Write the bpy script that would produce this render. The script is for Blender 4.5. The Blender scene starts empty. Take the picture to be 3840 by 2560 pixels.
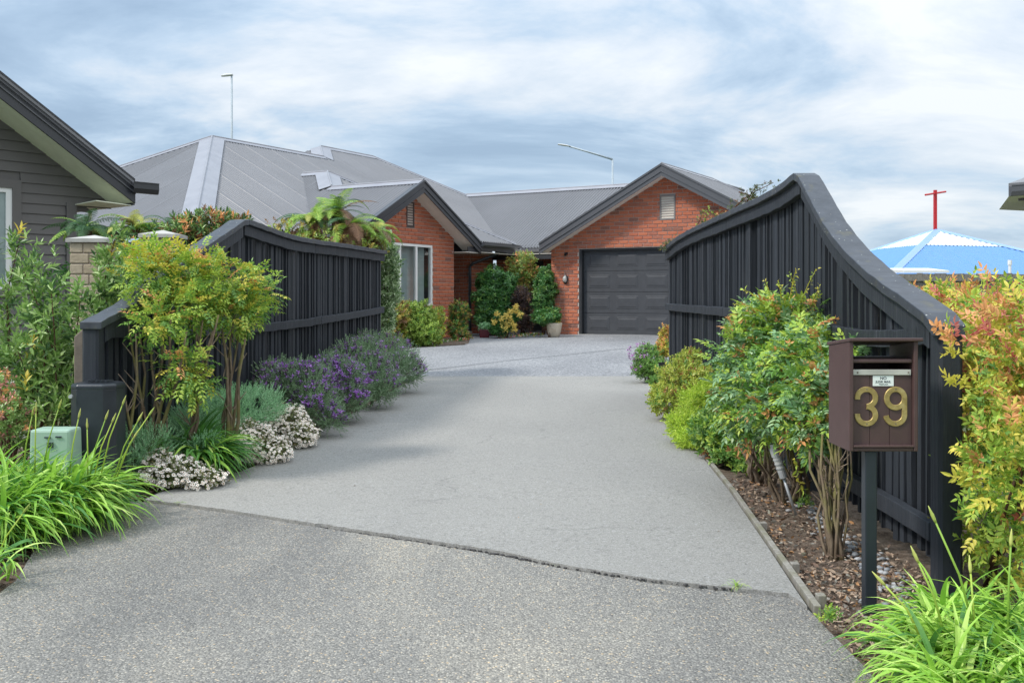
import bpy, bmesh, math, random
import numpy as np
from mathutils import Vector, Matrix

# ------------------------------------------------------------------ camera, sky, sun, exposure
SC = bpy.context.scene
F, HZ, EYE = 3733.0, 1120.0, 1.171            # focal length in photo pixels, horizon row, eye height
cam_d = bpy.data.cameras.new('camera')
cam_d.sensor_width = 36.0; cam_d.lens = F / 3840 * 36.0
cam_d.shift_y = -(1280 - HZ) / 3840
cam_d.clip_start = 0.05; cam_d.clip_end = 3000
cam = bpy.data.objects.new('camera', cam_d)
cam.location = (0, 0, EYE); cam.rotation_euler = (math.radians(90), 0, 0)
SC.collection.objects.link(cam); SC.camera = cam

SUN_EL, SUN_AZ = math.radians(46), math.radians(248)      # azimuth clockwise from +Y: behind and to the left
W = bpy.data.worlds.new('World'); SC.world = W; W.use_nodes = True
nt = W.node_tree; nt.nodes.clear()
def N(t, nt=None, **k):
    n = nt.nodes.new(t)
    for a, b in k.items(): setattr(n, a, b)
    return n
wn = lambda t, **k: N(t, nt, **k)
out = wn('ShaderNodeOutputWorld')
sky = wn('ShaderNodeTexSky'); sky.sky_type = 'NISHITA'; sky.sun_disc = False
sky.sun_elevation = SUN_EL; sky.sun_rotation = SUN_AZ
bg1 = wn('ShaderNodeBackground'); bg1.inputs['Strength'].default_value = 0.12
nt.links.new(sky.outputs[0], bg1.inputs['Color'])
tc = wn('ShaderNodeTexCoord'); sep = wn('ShaderNodeSeparateXYZ'); nt.links.new(tc.outputs['Generated'], sep.inputs[0])
def wmath(op, a, b=None, c=None):
    m = wn('ShaderNodeMath', operation=op)
    for i, v in enumerate((a, b, c)):
        if v is None: continue
        if isinstance(v, (int, float)): m.inputs[i].default_value = v
        else: nt.links.new(v, m.inputs[i])
    return m.outputs[0]
zz = wmath('MAXIMUM', sep.outputs['Z'], 0.0)
zd = wmath('ADD', zz, 0.24)
cx = wmath('DIVIDE', sep.outputs['X'], zd); cy = wmath('DIVIDE', sep.outputs['Y'], zd)
comb = wn('ShaderNodeCombineXYZ'); nt.links.new(cx, comb.inputs[0]); nt.links.new(cy, comb.inputs[1])
mp = wn('ShaderNodeMapping'); mp.inputs['Rotation'].default_value = (0, 0, math.radians(-32)); mp.inputs['Scale'].default_value = (0.80, 1.10, 1)
nt.links.new(comb.outputs[0], mp.inputs[0])
n1 = wn('ShaderNodeTexNoise'); n1.inputs['Scale'].default_value = 1.5; n1.inputs['Detail'].default_value = 10; n1.inputs['Roughness'].default_value = 0.60; n1.inputs['Distortion'].default_value = 0.35
n2 = wn('ShaderNodeTexNoise'); n2.inputs['Scale'].default_value = 0.55; n2.inputs['Detail'].default_value = 3
nt.links.new(mp.outputs[0], n1.inputs['Vector']); nt.links.new(comb.outputs[0], n2.inputs['Vector'])
# the overcast thins towards the left: a broad change across the whole sky
lr = wmath('MULTIPLY', sep.outputs['X'], 0.26)
el = wmath('MULTIPLY', zz, 0.10)
s1 = wmath('ADD', wmath('MULTIPLY_ADD', n1.outputs['Fac'], 1.75, -0.375), lr)
s2 = wmath('MULTIPLY_ADD', n2.outputs['Fac'], 0.45, s1)
s3 = wmath('ADD', s2, el)
cr = wn('ShaderNodeValToRGB'); nt.links.new(s3, cr.inputs[0])
e = cr.color_ramp.elements
e[0].position = 0.42; e[0].color = (0.170, 0.232, 0.310, 1)
e[1].position = 1.00; e[1].color = (0.445, 0.462, 0.480, 1)
for p, c in ((0.56, (0.205, 0.272, 0.352, 1)), (0.69, (0.265, 0.330, 0.403, 1)), (0.82, (0.352, 0.390, 0.432, 1))):
    k = e.new(p); k.color = c
bg2 = wn('ShaderNodeBackground'); bg2.inputs['Strength'].default_value = 1.0
nt.links.new(cr.outputs[0], bg2.inputs['Color'])
nt.links.new(wmath('MULTIPLY_ADD', wmath('MULTIPLY', zz, zz), 1.9, 0.93), bg2.inputs['Strength'])      # an overcast sky is brightest overhead
mx = wn('ShaderNodeMixShader'); mx.inputs[0].default_value = 0.93
nt.links.new(bg1.outputs[0], mx.inputs[1]); nt.links.new(bg2.outputs[0], mx.inputs[2]); nt.links.new(mx.outputs[0], out.inputs[0])

sd = bpy.data.lights.new('sun', 'SUN'); sd.energy = 1.5; sd.angle = math.radians(10); sd.color = (1, 0.95, 0.88)
sun = bpy.data.objects.new('sun', sd); SC.collection.objects.link(sun)
sdir = Vector((math.sin(SUN_AZ) * math.cos(SUN_EL), math.cos(SUN_AZ) * math.cos(SUN_EL), math.sin(SUN_EL)))
sun.rotation_euler = sdir.to_track_quat('Z', 'Y').to_euler()
SC.view_settings.view_transform = 'Standard'; SC.view_settings.look = 'None'
SC.view_settings.exposure = 1.1; SC.view_settings.gamma = 1.0
SC.view_settings.use_curve_mapping = False

random.seed(7); RNG = np.random.default_rng(11)

# ------------------------------------------------------------------ coordinates
def gz(X, Y):
    k = min(max((Y - 4.0) / 20.0, 0.0), 1.0)
    return k * (0.29 + 0.02 * min(max(X, -3.0), 3.0))
def at(px, py, Y):
    return Vector(((px - 1920) * Y / F, Y, EYE - (py - HZ) * Y / F))
def gp(px, py, dz=0.0):
    Y = EYE * F / (py - HZ)
    for _ in range(30):
        g = gz((px - 1920) * Y / F, Y) + dz
        Y = (EYE - g) * F / (py - HZ)
    X = (px - 1920) * Y / F
    return Vector((X, Y, gz(X, Y) + dz))
def onground(px, Y, dz=0.0):
    X = (px - 1920) * Y / F
    return Vector((X, Y, gz(X, Y) + dz))

# ------------------------------------------------------------------ materials
MATS = {}
class NT:
    def __init__(s, name):
        s.m = bpy.data.materials.new(name); s.m.use_nodes = True; s.t = s.m.node_tree
        s.b = s.t.nodes['Principled BSDF']; s.o = s.t.nodes['Material Output']
    def n(s, t, **k): return N(t, s.t, **k)
    def l(s, a, b): s.t.links.new(a, b)
    def val(s, i, v):
        if isinstance(v, (int, float, tuple)): i.default_value = v
        else: s.l(v, i)
    def math(s, op, a, b=None, c=None, clamp=False):
        m = s.n('ShaderNodeMath', operation=op); m.use_clamp = clamp
        for i, v in enumerate((a, b, c)):
            if v is not None: s.val(m.inputs[i], v)
        return m.outputs[0]
    def coord(s, kind='Object', scale=None, rot=None):
        c = s.n('ShaderNodeTexCoord').outputs[kind]
        if kind == 'World': c = s.n('ShaderNodeNewGeometry').outputs['Position']
        if scale is not None:
            m = s.n('ShaderNodeMapping'); m.inputs['Scale'].default_value = scale
            if rot: m.inputs['Rotation'].default_value = rot
            s.l(c, m.inputs[0]); c = m.outputs[0]
        return c
    def wpos(s, scale=None):
        c = s.n('ShaderNodeNewGeometry').outputs['Position']
        if scale is not None:
            m = s.n('ShaderNodeMapping'); m.inputs['Scale'].default_value = scale
            s.l(c, m.inputs[0]); c = m.outputs[0]
        return c
    def noise(s, vec, scale, detail=4, rough=0.55, dist=0):
        x = s.n('ShaderNodeTexNoise'); x.inputs['Scale'].default_value = scale; x.inputs['Detail'].default_value = detail
        x.inputs['Roughness'].default_value = rough; x.inputs['Distortion'].default_value = dist
        s.l(vec, x.inputs['Vector']); return x.outputs['Fac']
    def ramp(s, fac, stops, interp='LINEAR'):
        r = s.n('ShaderNodeValToRGB'); s.l(fac, r.inputs[0]); r.color_ramp.interpolation = interp
        el = r.color_ramp.elements
        while len(el) < len(stops): el.new(0.5)
        for i, (p, c) in enumerate(stops):
            el[i].position = p
            el[i].color = (c[0], c[1], c[2], 1) if isinstance(c, tuple) else (c, c, c, 1)
        return r.outputs[0]
    def mix(s, fac, a, b, mode='MIX'):
        m = s.n('ShaderNodeMix', data_type='RGBA', blend_type=mode)
        s.val(m.inputs[0], fac)
        for i, v in ((6, a), (7, b)):
            if isinstance(v, tuple): m.inputs[i].default_value = (v[0], v[1], v[2], 1)
            else: s.l(v, m.inputs[i])
        return m.outputs[2]
    def bump(s, h, strength=0.3, dist=0.01):
        b = s.n('ShaderNodeBump'); b.inputs['Strength'].default_value = strength; b.inputs['Distance'].default_value = dist
        s.l(h, b.inputs['Height']); s.l(b.outputs[0], s.b.inputs['Normal'])
    def rnd(s):
        g = s.n('ShaderNodeNewGeometry').outputs['Random Per Island']; o = s.n('ShaderNodeObjectInfo').outputs['Random']
        return s.math('FRACT', s.math('ADD', g, o))
    def done(s, col, rough=0.6, metal=0.0, spec=None):
        s.val(s.b.inputs['Base Color'], col if not isinstance(col, tuple) else (col[0], col[1], col[2], 1))
        s.val(s.b.inputs['Roughness'], rough); s.b.inputs['Metallic'].default_value = metal
        if spec is not None: s.b.inputs['Specular IOR Level'].default_value = spec
        return s.m

def paint(name, col, rough=0.5, var=0.12, metal=0.0, bump=0.1, scale=6.0, spec=None):
    n = NT(name); c = n.wpos(); f = n.noise(c, scale, 6)
    a = tuple(x * (1 - var) for x in col); b = tuple(min(1, x * (1 + var)) for x in col)
    n.done(n.ramp(f, [(0.3, a), (0.7, b)]), rough, metal, spec)
    if bump: n.bump(n.noise(c, scale * 20, 3), bump, 0.004)
    MATS[name] = n.m; return n.m

def leafmat(name, c1, c2, c3=None, rough=0.42, trans=0.3, spec=0.4):
    n = NT(name); r = n.rnd()
    stops = [(0.0, c1), (0.75, c2), (1.0, c3 or c2)]
    col = n.ramp(r, stops)
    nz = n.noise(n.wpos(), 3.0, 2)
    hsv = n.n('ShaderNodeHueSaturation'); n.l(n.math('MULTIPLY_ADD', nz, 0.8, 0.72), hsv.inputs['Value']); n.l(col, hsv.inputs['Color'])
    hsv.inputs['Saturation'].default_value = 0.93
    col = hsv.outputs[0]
    n.done(col, rough, spec=spec)
    tr = n.n('ShaderNodeBsdfTranslucent'); n.l(col, tr.inputs[0])
    ms = n.n('ShaderNodeMixShader'); ms.inputs[0].default_value = trans
    n.l(n.b.outputs[0], ms.inputs[1]); n.l(tr.outputs[0], ms.inputs[2]); n.l(ms.outputs[0], n.o.inputs[0])
    MATS[name] = n.m; return n.m

def black_timber():
    n = NT('black_stained_timber')
    c = n.coord('Object', (1, 1, 1)); w = n.wpos((34, 34, 1.4)); g = n.noise(w, 1.0, 5, 0.7)
    w2 = n.wpos(); f = n.noise(w2, 9, 5, 0.6)
    r = n.rnd()
    base = n.mix(n.math('MULTIPLY', g, 0.8), (0.008, 0.010, 0.013), (0.056, 0.063, 0.075))
    base = n.mix(n.math('MULTIPLY', r, 0.55), base, (0.045, 0.051, 0.062))
    col = n.mix(n.ramp(g, [(0.60, 0.0), (0.72, 0.45)]), base, (0.11, 0.115, 0.125))
    col = n.mix(n.ramp(n.noise(n.wpos((60, 60, 5)), 1.0, 4, 0.7), [(0.70, 0.0), (0.74, 0.6)]), col, (0.19, 0.175, 0.16))
    n.done(col, n.math('MULTIPLY_ADD', f, 0.3, 0.42), spec=0.25); n.bump(g, 0.8, 0.008)
    MATS['fence'] = n.m
    # top boards: weathered, with lichen specks
    n = NT('weathered_cap_timber')
    w = n.wpos(); f = n.noise(w, 14, 6, 0.65); g = n.noise(n.wpos((9, 9, 9)), 1, 4)
    base = n.mix(f, (0.012, 0.014, 0.018), (0.075, 0.085, 0.102))
    v = n.n('ShaderNodeTexVoronoi'); v.inputs['Scale'].default_value = 52; n.l(w, v.inputs['Vector'])
    sp = n.ramp(n.math('ADD', v.outputs['Distance'], n.math('MULTIPLY', f, 0.25)), [(0.26, 1.0), (0.33, 0.0)])
    vs = n.n('ShaderNodeSeparateColor'); n.l(v.outputs['Color'], vs.inputs[0])
    sp = n.math('MULTIPLY', sp, n.math('GREATER_THAN', n.math('ADD', vs.outputs[0], n.math('MULTIPLY', g, 0.5)), 1.12))
    col = n.mix(sp, base, (0.45, 0.46, 0.42))
    col = n.mix(n.ramp(g, [(0.60, 0.0), (0.75, 0.6)]), col, (0.12, 0.11, 0.05))
    n.done(col, 0.5); n.bump(f, 0.5, 0.006); MATS['fencecap'] = n.m
black_timber()

def brickmats():
    n = NT('red_clay_brick'); r = n.rnd(); f = n.noise(n.wpos(), 30, 5, 0.7)
    col = n.ramp(r, [(0.0, (0.37, 0.095, 0.050)), (0.35, (0.43, 0.120, 0.060)), (0.68, (0.47, 0.142, 0.072)), (0.88, (0.31, 0.105, 0.070)), (0.96, (0.20, 0.085, 0.062)), (1.0, (0.115, 0.072, 0.07))])
    col = n.mix(n.ramp(f, [(0.35, 0.0), (0.75, 0.6)]), col, (0.54, 0.25, 0.165))
    n.done(col, 0.85, spec=0.2); n.bump(f, 0.7, 0.006); MATS['brick'] = n.m
    n = NT('mortar'); f = n.noise(n.wpos(), 60, 4)
    n.done(n.ramp(f, [(0.3, (0.42, 0.34, 0.29)), (0.7, (0.56, 0.47, 0.42))]), 0.95); MATS['mortar'] = n.m
brickmats()

def roofmat():
    n = NT('grey_painted_steel'); c = n.wpos(); f = n.noise(c, 0.6, 4); f2 = n.noise(c, 7, 4)
    col = n.ramp(f, [(0.3, (0.150, 0.150, 0.158)), (0.7, (0.180, 0.180, 0.190))])
    n.done(col, n.math('MULTIPLY_ADD', f2, 0.15, 0.34), spec=0.5); MATS['roof'] = n.m
    n = NT('ridge_cap_steel'); f = n.noise(n.wpos(), 3, 4)
    n.done(n.ramp(f, [(0.3, (0.24, 0.24, 0.262)), (0.7, (0.29, 0.29, 0.312))]), 0.36, spec=0.5); MATS['cap'] = n.m
roofmat()

def groundmats():
    n = NT('exposed_aggregate'); w = n.wpos()
    wob = n.noise(w, 40, 2)
    v = n.n('ShaderNodeTexVoronoi'); v.inputs['Scale'].default_value = 120; n.l(w, v.inputs['Vector'])
    v2 = n.n('ShaderNodeTexVoronoi'); v2.inputs['Scale'].default_value = 190; n.l(w, v2.inputs['Vector'])
    sc = n.n('ShaderNodeSeparateColor'); n.l(v.outputs['Color'], sc.inputs[0])
    peb = n.ramp(sc.outputs[0], [(0.0, (0.125, 0.123, 0.120)), (0.25, (0.172, 0.168, 0.160)), (0.5, (0.222, 0.215, 0.200)), (0.75, (0.275, 0.264, 0.240)), (0.93, (0.40, 0.38, 0.335)), (1.0, (0.52, 0.39, 0.24))])
    sc2 = n.n('ShaderNodeSeparateColor'); n.l(v2.outputs['Color'], sc2.inputs[0])
    fine = n.ramp(sc2.outputs[1], [(0.0, (0.10, 0.096, 0.088)), (1.0, (0.27, 0.258, 0.235))])
    edge = n.ramp(v.outputs['Distance'], [(0.42, 0.0), (0.62, 1.0)])
    col = n.mix(edge, peb, fine)
    big = n.noise(n.wpos((1.0, 0.5, 1)), 0.75, 4, 0.5, 0.8)
    tint = n.ramp(big, [(0.36, (0.84, 0.84, 0.84)), (0.50, (1.08, 1.07, 1.04)), (0.64, (1.42, 1.37, 1.26))])
    col = n.mix(1.0, col, tint, 'MULTIPLY')
    n.done(col, 0.62, spec=0.35); n.bump(n.math('SUBTRACT', 1.0, v.outputs['Distance']), 0.85, 0.006); MATS['aggregate'] = n.m
    n = NT('forecourt_aggregate'); w = n.wpos(); v = n.n('ShaderNodeTexVoronoi'); v.inputs['Scale'].default_value = 60; n.l(w, v.inputs['Vector'])
    sc = n.n('ShaderNodeSeparateColor'); n.l(v.outputs['Color'], sc.inputs[0]); f = n.noise(n.wpos((1, .6, 1)), .5, 4)
    col = n.ramp(sc.outputs[0], [(0.0, (0.12, 0.124, 0.13)), (0.5, (0.225, 0.228, 0.234)), (1.0, (0.36, 0.36, 0.36))]); col = n.mix(1.0, col, n.ramp(f, [(0.35, (0.85, 0.85, 0.86)), (0.6, (1.1, 1.1, 1.1))]), 'MULTIPLY')
    n.done(col, 0.7, spec=0.3); n.bump(v.outputs['Distance'], 0.4, 0.005); MATS['forecourt'] = n.m
    n = NT('smooth_concrete'); w = n.wpos()
    f = n.noise(n.wpos((1, 0.7, 1)), 0.7, 5, 0.5, 0.3); g = n.noise(w, 160, 4, 0.7); h = n.noise(w, 18, 6, 0.7)
    v = n.n('ShaderNodeTexVoronoi'); v.inputs['Scale'].default_value = 90; n.l(w, v.inputs['Vector'])
    col = n.ramp(f, [(0.3, (0.215, 0.207, 0.190)), (0.5, (0.245, 0.236, 0.216)), (0.7, (0.275, 0.264, 0.240))])
    col = n.mix(n.ramp(g, [(0.42, 0.0), (0.66, 0.75)]), col, (0.40, 0.39, 0.36))
    col = n.mix(n.ramp(g, [(0.30, 0.8), (0.42, 0.0)]), col, (0.10, 0.10, 0.10))
    col = n.mix(n.ramp(h, [(0.54, 0.0), (0.70, 0.45)]), col, (0.15, 0.146, 0.138))
    ck = n.n('ShaderNodeTexVoronoi', feature='DISTANCE_TO_EDGE'); ck.inputs['Scale'].default_value = 0.33; n.l(n.n('ShaderNodeVectorMath', operation='ADD').outputs[0], ck.inputs['Vector'])
    va = ck.inputs['Vector'].links[0].from_node; n.l(w, va.inputs[0]); nn_ = n.n('ShaderNodeTexNoise'); nn_.inputs['Scale'].default_value = 2.2; nn_.inputs['Detail'].default_value = 6; n.l(w, nn_.inputs['Vector']); n.l(nn_.outputs['Color'], va.inputs[1])
    ckm = n.math('MULTIPLY', n.ramp(ck.outputs['Distance'], [(0.0, 0.5), (0.0022, 0.0)]), n.ramp(n.noise(w, .6, 2), [(0.50, 0.0), (0.56, 1.0)])); col = n.mix(ckm, col, (0.09, 0.088, 0.085))
    sp2 = n.noise(n.wpos(), 70, 3, 0.8); col = n.mix(n.ramp(sp2, [(0.32, 0.75), (0.44, 0.0), (0.56, 0.0), (0.68, 0.7)]), col, n.ramp(sp2, [(0.45, 0.10), (0.55, 0.42)]))
    tr_ = n.noise(n.wpos((1.6, 0.12, 1)), 1.0, 4, 0.6); col = n.mix(n.ramp(tr_, [(0.50, 0.0), (0.75, 0.10)]), col, (0.14, 0.136, 0.128))
    n.done(col, 0.8, spec=0.25); n.bump(g, 0.8, 0.004); MATS['concrete'] = n.m
    n = NT('garden_soil'); w = n.wpos(); f = n.noise(w, 22, 8, 0.75); g = n.noise(w, 3, 3)
    col = n.ramp(f, [(0.3, (0.06, 0.042, 0.032)), (0.5, (0.17, 0.13, 0.10)), (0.7, (0.30, 0.24, 0.19))])
    n.done(col, 0.95, spec=0.1); n.bump(f, 1.0, 0.03); MATS['soil'] = n.m
    n = NT('lawn_ground'); w = n.wpos(); f = n.noise(w, 5, 8, 0.7)
    n.done(n.ramp(f, [(0.3, (0.045, 0.06, 0.02)), (0.7, (0.09, 0.11, 0.04))]), 0.95); MATS['lawn'] = n.m
groundmats()

def weatherboard():
    n = NT('taupe_weatherboard_paint'); f = n.noise(n.wpos(), 1.5, 3); g = n.noise(n.wpos(), 120, 2)
    n.done(n.ramp(f, [(0.3, (0.118, 0.110, 0.106)), (0.7, (0.142, 0.132, 0.127))]), 0.55); n.bump(g, 0.15, 0.002); MATS['wb'] = n.m
weatherboard()
def limeblock():
    n = NT('cream_split_block'); r = n.rnd(); f = n.noise(n.wpos(), 25, 6, 0.7)
    col = n.mix(r, (0.34, 0.27, 0.18), (0.44, 0.37, 0.27)); col = n.mix(n.ramp(f, [(0.4, 0.0), (0.8, 0.6)]), col, (0.24, 0.19, 0.13))
    n.done(col, 0.9); n.bump(f, 0.8, 0.012); MATS['block'] = n.m
limeblock()
def glassmat(name, tint=(0.035, 0.04, 0.042), rough=0.04):
    n = NT(name); n.done(tint, rough, spec=0.9); n.b.inputs['Alpha'].default_value = 1.0
    tr = n.n('ShaderNodeBsdfTransparent'); tr.inputs[0].default_value = (0.62, 0.68, 0.68, 1)
    gl = n.n('ShaderNodeBsdfGlossy'); gl.inputs['Roughness'].default_value = 0.02
    fr = n.n('ShaderNodeLayerWeight'); fr.inputs[0].default_value = 0.3
    ms = n.n('ShaderNodeMixShader'); n.l(n.math('MULTIPLY_ADD', fr.outputs['Facing'], 0.35, 0.05, clamp=True), ms.inputs[0])
    n.l(tr.outputs[0], ms.inputs[1]); n.l(gl.outputs[0], ms.inputs[2]); n.l(ms.outputs[0], n.o.inputs[0])
    MATS[name] = n.m
glassmat('glass')
def stemmat(name, a, b, moss=None):
    n = NT(name); f = n.noise(n.wpos((1, 1, 0.3)), 45, 5, 0.7); col = n.ramp(f, [(0.3, a), (0.7, b)])
    if moss: col = n.mix(n.ramp(n.noise(n.wpos(), 6, 3), [(0.45, 0.0), (0.6, 0.8)]), col, moss)
    n.done(col, 0.85, spec=0.2); n.bump(f, 0.6, 0.006); MATS[name] = n.m
stemmat('bark', (0.10, 0.07, 0.045), (0.26, 0.20, 0.14), (0.17, 0.16, 0.05))
stemmat('twig', (0.07, 0.035, 0.025), (0.15, 0.085, 0.055))
stemmat('greystem', (0.17, 0.125, 0.09), (0.34, 0.27, 0.20))
stemmat('palewood', (0.20, 0.185, 0.16), (0.36, 0.34, 0.30), (0.20, 0.19, 0.13))
stemmat('greyfence', (0.15, 0.14, 0.12), (0.30, 0.28, 0.24))
paint('barge', (0.037, 0.039, 0.045), 0.38, 0.08, bump=0)
paint('fascia_grey', (0.085, 0.087, 0.095), 0.38, 0.06, bump=0)
paint('soffit', (0.82, 0.77, 0.70), 0.7, 0.04, bump=0)
paint('soffit_olive', (0.88, 0.89, 0.70), 0.7, 0.04, bump=0)
paint('white', (0.80, 0.80, 0.78), 0.4, 0.03, bump=0)
paint('offwhite', (0.62, 0.60, 0.52), 0.5, 0.08)
paint('door', (0.058, 0.061, 0.068), 0.55, 0.10, bump=0, spec=0.3)
paint('darkframe', (0.030, 0.032, 0.036), 0.45, 0.08, bump=0)
paint('vent_grey', (0.20, 0.18, 0.17), 0.6, 0.1)
paint('vent_brown', (0.075, 0.055, 0.05), 0.6, 0.1)
paint('blind', (0.70, 0.74, 0.72), 0.8, 0.1, bump=0)
paint('interior', (0.12, 0.12, 0.12), 0.9, 0.1, bump=0)
paint('galv', (0.36, 0.42, 0.46), 0.5, 0.12)
paint('lampgrey', (0.55, 0.56, 0.55), 0.45, 0.1)
paint('mailbox', (0.082, 0.046, 0.043), 0.5, 0.10, bump=0.2, scale=14)
paint('postblack', (0.020, 0.026, 0.034), 0.42, 0.12, bump=0.1)
paint('alu', (0.50, 0.49, 0.44), 0.45, 0.2, metal=0.3)
paint('sticker', (0.78, 0.82, 0.78), 0.5, 0.03, bump=0)
paint('ink', (0.02, 0.025, 0.04), 0.5, 0.02, bump=0)
def brassmat():
    n = NT('tarnished_brass'); f = n.noise(n.wpos(), 26, 4, 0.6)
    n.done(n.ramp(f, [(0.3, (0.27, 0.20, 0.07)), (0.55, (0.44, 0.33, 0.12)), (0.75, (0.56, 0.46, 0.22))]), 0.45, metal=0.45); MATS['brass'] = n.m
brassmat()
paint('bollard', (0.022, 0.027, 0.034), 0.36, 0.25, bump=0.1, scale=9)
paint('utilgreen', (0.30, 0.43, 0.34), 0.5, 0.08, bump=0.1)
paint('gateblue', (0.20, 0.29, 0.40), 0.5, 0.08)
paint('capstone', (0.42, 0.41, 0.38), 0.8, 0.15, bump=0.4)
paint('blueroof', (0.095, 0.25, 0.54), 0.4, 0.06, bump=0)
paint('bluecap', (0.25, 0.40, 0.72), 0.4, 0.05, bump=0)
paint('paleroof', (0.58, 0.64, 0.70), 0.35, 0.10, bump=0)
paint('redpaint', (0.50, 0.012, 0.018), 0.4, 0.06, bump=0)
paint('whitepipe', (0.78, 0.80, 0.80), 0.4, 0.05, bump=0)
paint('burgundy', (0.115, 0.014, 0.022), 0.25, 0.1)
paint('creampot', (0.55, 0.47, 0.36), 0.5, 0.08)
paint('creampot_dark', (0.42, 0.34, 0.25), 0.6, 0.08)
paint('steel', (0.50, 0.51, 0.52), 0.4, 0.1, metal=0.5, bump=0)
paint('lampblack', (0.02, 0.02, 0.022), 0.35, 0.1, bump=0)
paint('lampglass', (0.50, 0.50, 0.47), 0.2, 0.1, bump=0)
paint('pebble', (0.22, 0.23, 0.24), 0.6, 0.35, scale=9)
paint('pebble_pale', (0.36, 0.36, 0.36), 0.6, 0.25, scale=9)
paint('chip', (0.36, 0.265, 0.19), 0.9, 0.4, scale=30)
paint('chip_dark', (0.19, 0.125, 0.09), 0.9, 0.4, scale=30)
paint('dryleaf', (0.36, 0.19, 0.08), 0.8, 0.4, scale=30)
paint('aggside', (0.055, 0.052, 0.05), 0.9, 0.3, scale=30)
paint('ledger', (0.19, 0.155, 0.125), 0.9, 0.2, bump=0.6, scale=20)
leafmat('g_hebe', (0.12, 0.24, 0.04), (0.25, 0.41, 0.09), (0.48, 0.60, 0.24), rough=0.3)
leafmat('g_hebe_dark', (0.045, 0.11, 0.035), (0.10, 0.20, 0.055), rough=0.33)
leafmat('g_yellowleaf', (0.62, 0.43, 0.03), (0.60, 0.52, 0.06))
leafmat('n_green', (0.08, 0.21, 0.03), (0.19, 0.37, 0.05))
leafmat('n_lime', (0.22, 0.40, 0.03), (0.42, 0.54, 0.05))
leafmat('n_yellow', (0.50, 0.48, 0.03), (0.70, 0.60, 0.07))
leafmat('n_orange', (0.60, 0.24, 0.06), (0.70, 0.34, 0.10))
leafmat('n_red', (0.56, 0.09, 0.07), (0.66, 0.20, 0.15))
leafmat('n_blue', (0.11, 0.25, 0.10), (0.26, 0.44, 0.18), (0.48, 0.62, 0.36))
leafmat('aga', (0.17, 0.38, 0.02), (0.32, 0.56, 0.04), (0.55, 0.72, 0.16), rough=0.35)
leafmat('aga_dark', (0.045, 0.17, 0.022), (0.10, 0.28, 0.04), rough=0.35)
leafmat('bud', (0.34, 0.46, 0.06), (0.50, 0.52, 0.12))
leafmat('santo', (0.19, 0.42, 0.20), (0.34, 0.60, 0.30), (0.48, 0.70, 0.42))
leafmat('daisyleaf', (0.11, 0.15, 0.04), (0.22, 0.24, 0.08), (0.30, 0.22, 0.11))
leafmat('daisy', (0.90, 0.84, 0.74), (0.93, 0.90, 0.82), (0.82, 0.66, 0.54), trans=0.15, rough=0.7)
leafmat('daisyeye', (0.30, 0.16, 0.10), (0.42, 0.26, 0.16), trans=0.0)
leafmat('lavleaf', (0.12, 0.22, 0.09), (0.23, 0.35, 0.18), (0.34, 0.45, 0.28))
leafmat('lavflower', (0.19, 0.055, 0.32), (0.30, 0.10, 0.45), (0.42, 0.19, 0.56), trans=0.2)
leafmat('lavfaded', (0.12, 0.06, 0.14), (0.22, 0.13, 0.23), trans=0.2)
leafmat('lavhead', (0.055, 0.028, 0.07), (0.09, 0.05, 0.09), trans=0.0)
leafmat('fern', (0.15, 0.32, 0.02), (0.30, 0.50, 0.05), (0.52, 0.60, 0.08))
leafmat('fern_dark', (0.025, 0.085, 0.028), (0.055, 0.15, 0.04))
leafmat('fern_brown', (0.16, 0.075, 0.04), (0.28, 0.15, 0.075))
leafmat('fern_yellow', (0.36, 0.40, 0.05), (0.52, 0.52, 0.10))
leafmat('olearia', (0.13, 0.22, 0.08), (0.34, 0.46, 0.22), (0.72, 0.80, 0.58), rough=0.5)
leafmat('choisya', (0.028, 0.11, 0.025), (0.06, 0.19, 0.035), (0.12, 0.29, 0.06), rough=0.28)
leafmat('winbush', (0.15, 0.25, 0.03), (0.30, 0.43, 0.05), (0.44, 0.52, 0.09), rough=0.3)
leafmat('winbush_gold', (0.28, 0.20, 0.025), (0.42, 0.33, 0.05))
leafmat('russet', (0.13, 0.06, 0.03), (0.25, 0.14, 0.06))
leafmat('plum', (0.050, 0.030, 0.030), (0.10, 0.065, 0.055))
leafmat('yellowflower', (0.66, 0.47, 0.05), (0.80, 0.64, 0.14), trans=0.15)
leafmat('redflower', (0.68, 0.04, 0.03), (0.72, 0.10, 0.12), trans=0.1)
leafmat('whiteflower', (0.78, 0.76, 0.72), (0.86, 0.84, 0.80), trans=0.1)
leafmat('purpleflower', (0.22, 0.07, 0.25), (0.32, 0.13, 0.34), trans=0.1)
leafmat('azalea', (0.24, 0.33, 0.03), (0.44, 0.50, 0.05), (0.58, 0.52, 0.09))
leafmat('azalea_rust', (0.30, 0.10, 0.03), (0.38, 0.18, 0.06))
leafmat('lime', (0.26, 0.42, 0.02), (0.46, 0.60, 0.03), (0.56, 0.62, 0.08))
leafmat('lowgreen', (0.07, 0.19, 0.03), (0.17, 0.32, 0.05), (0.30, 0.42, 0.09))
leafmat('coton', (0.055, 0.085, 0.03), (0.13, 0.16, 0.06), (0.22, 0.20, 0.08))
leafmat('pinkleaf', (0.50, 0.17, 0.13), (0.58, 0.26, 0.20))

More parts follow.
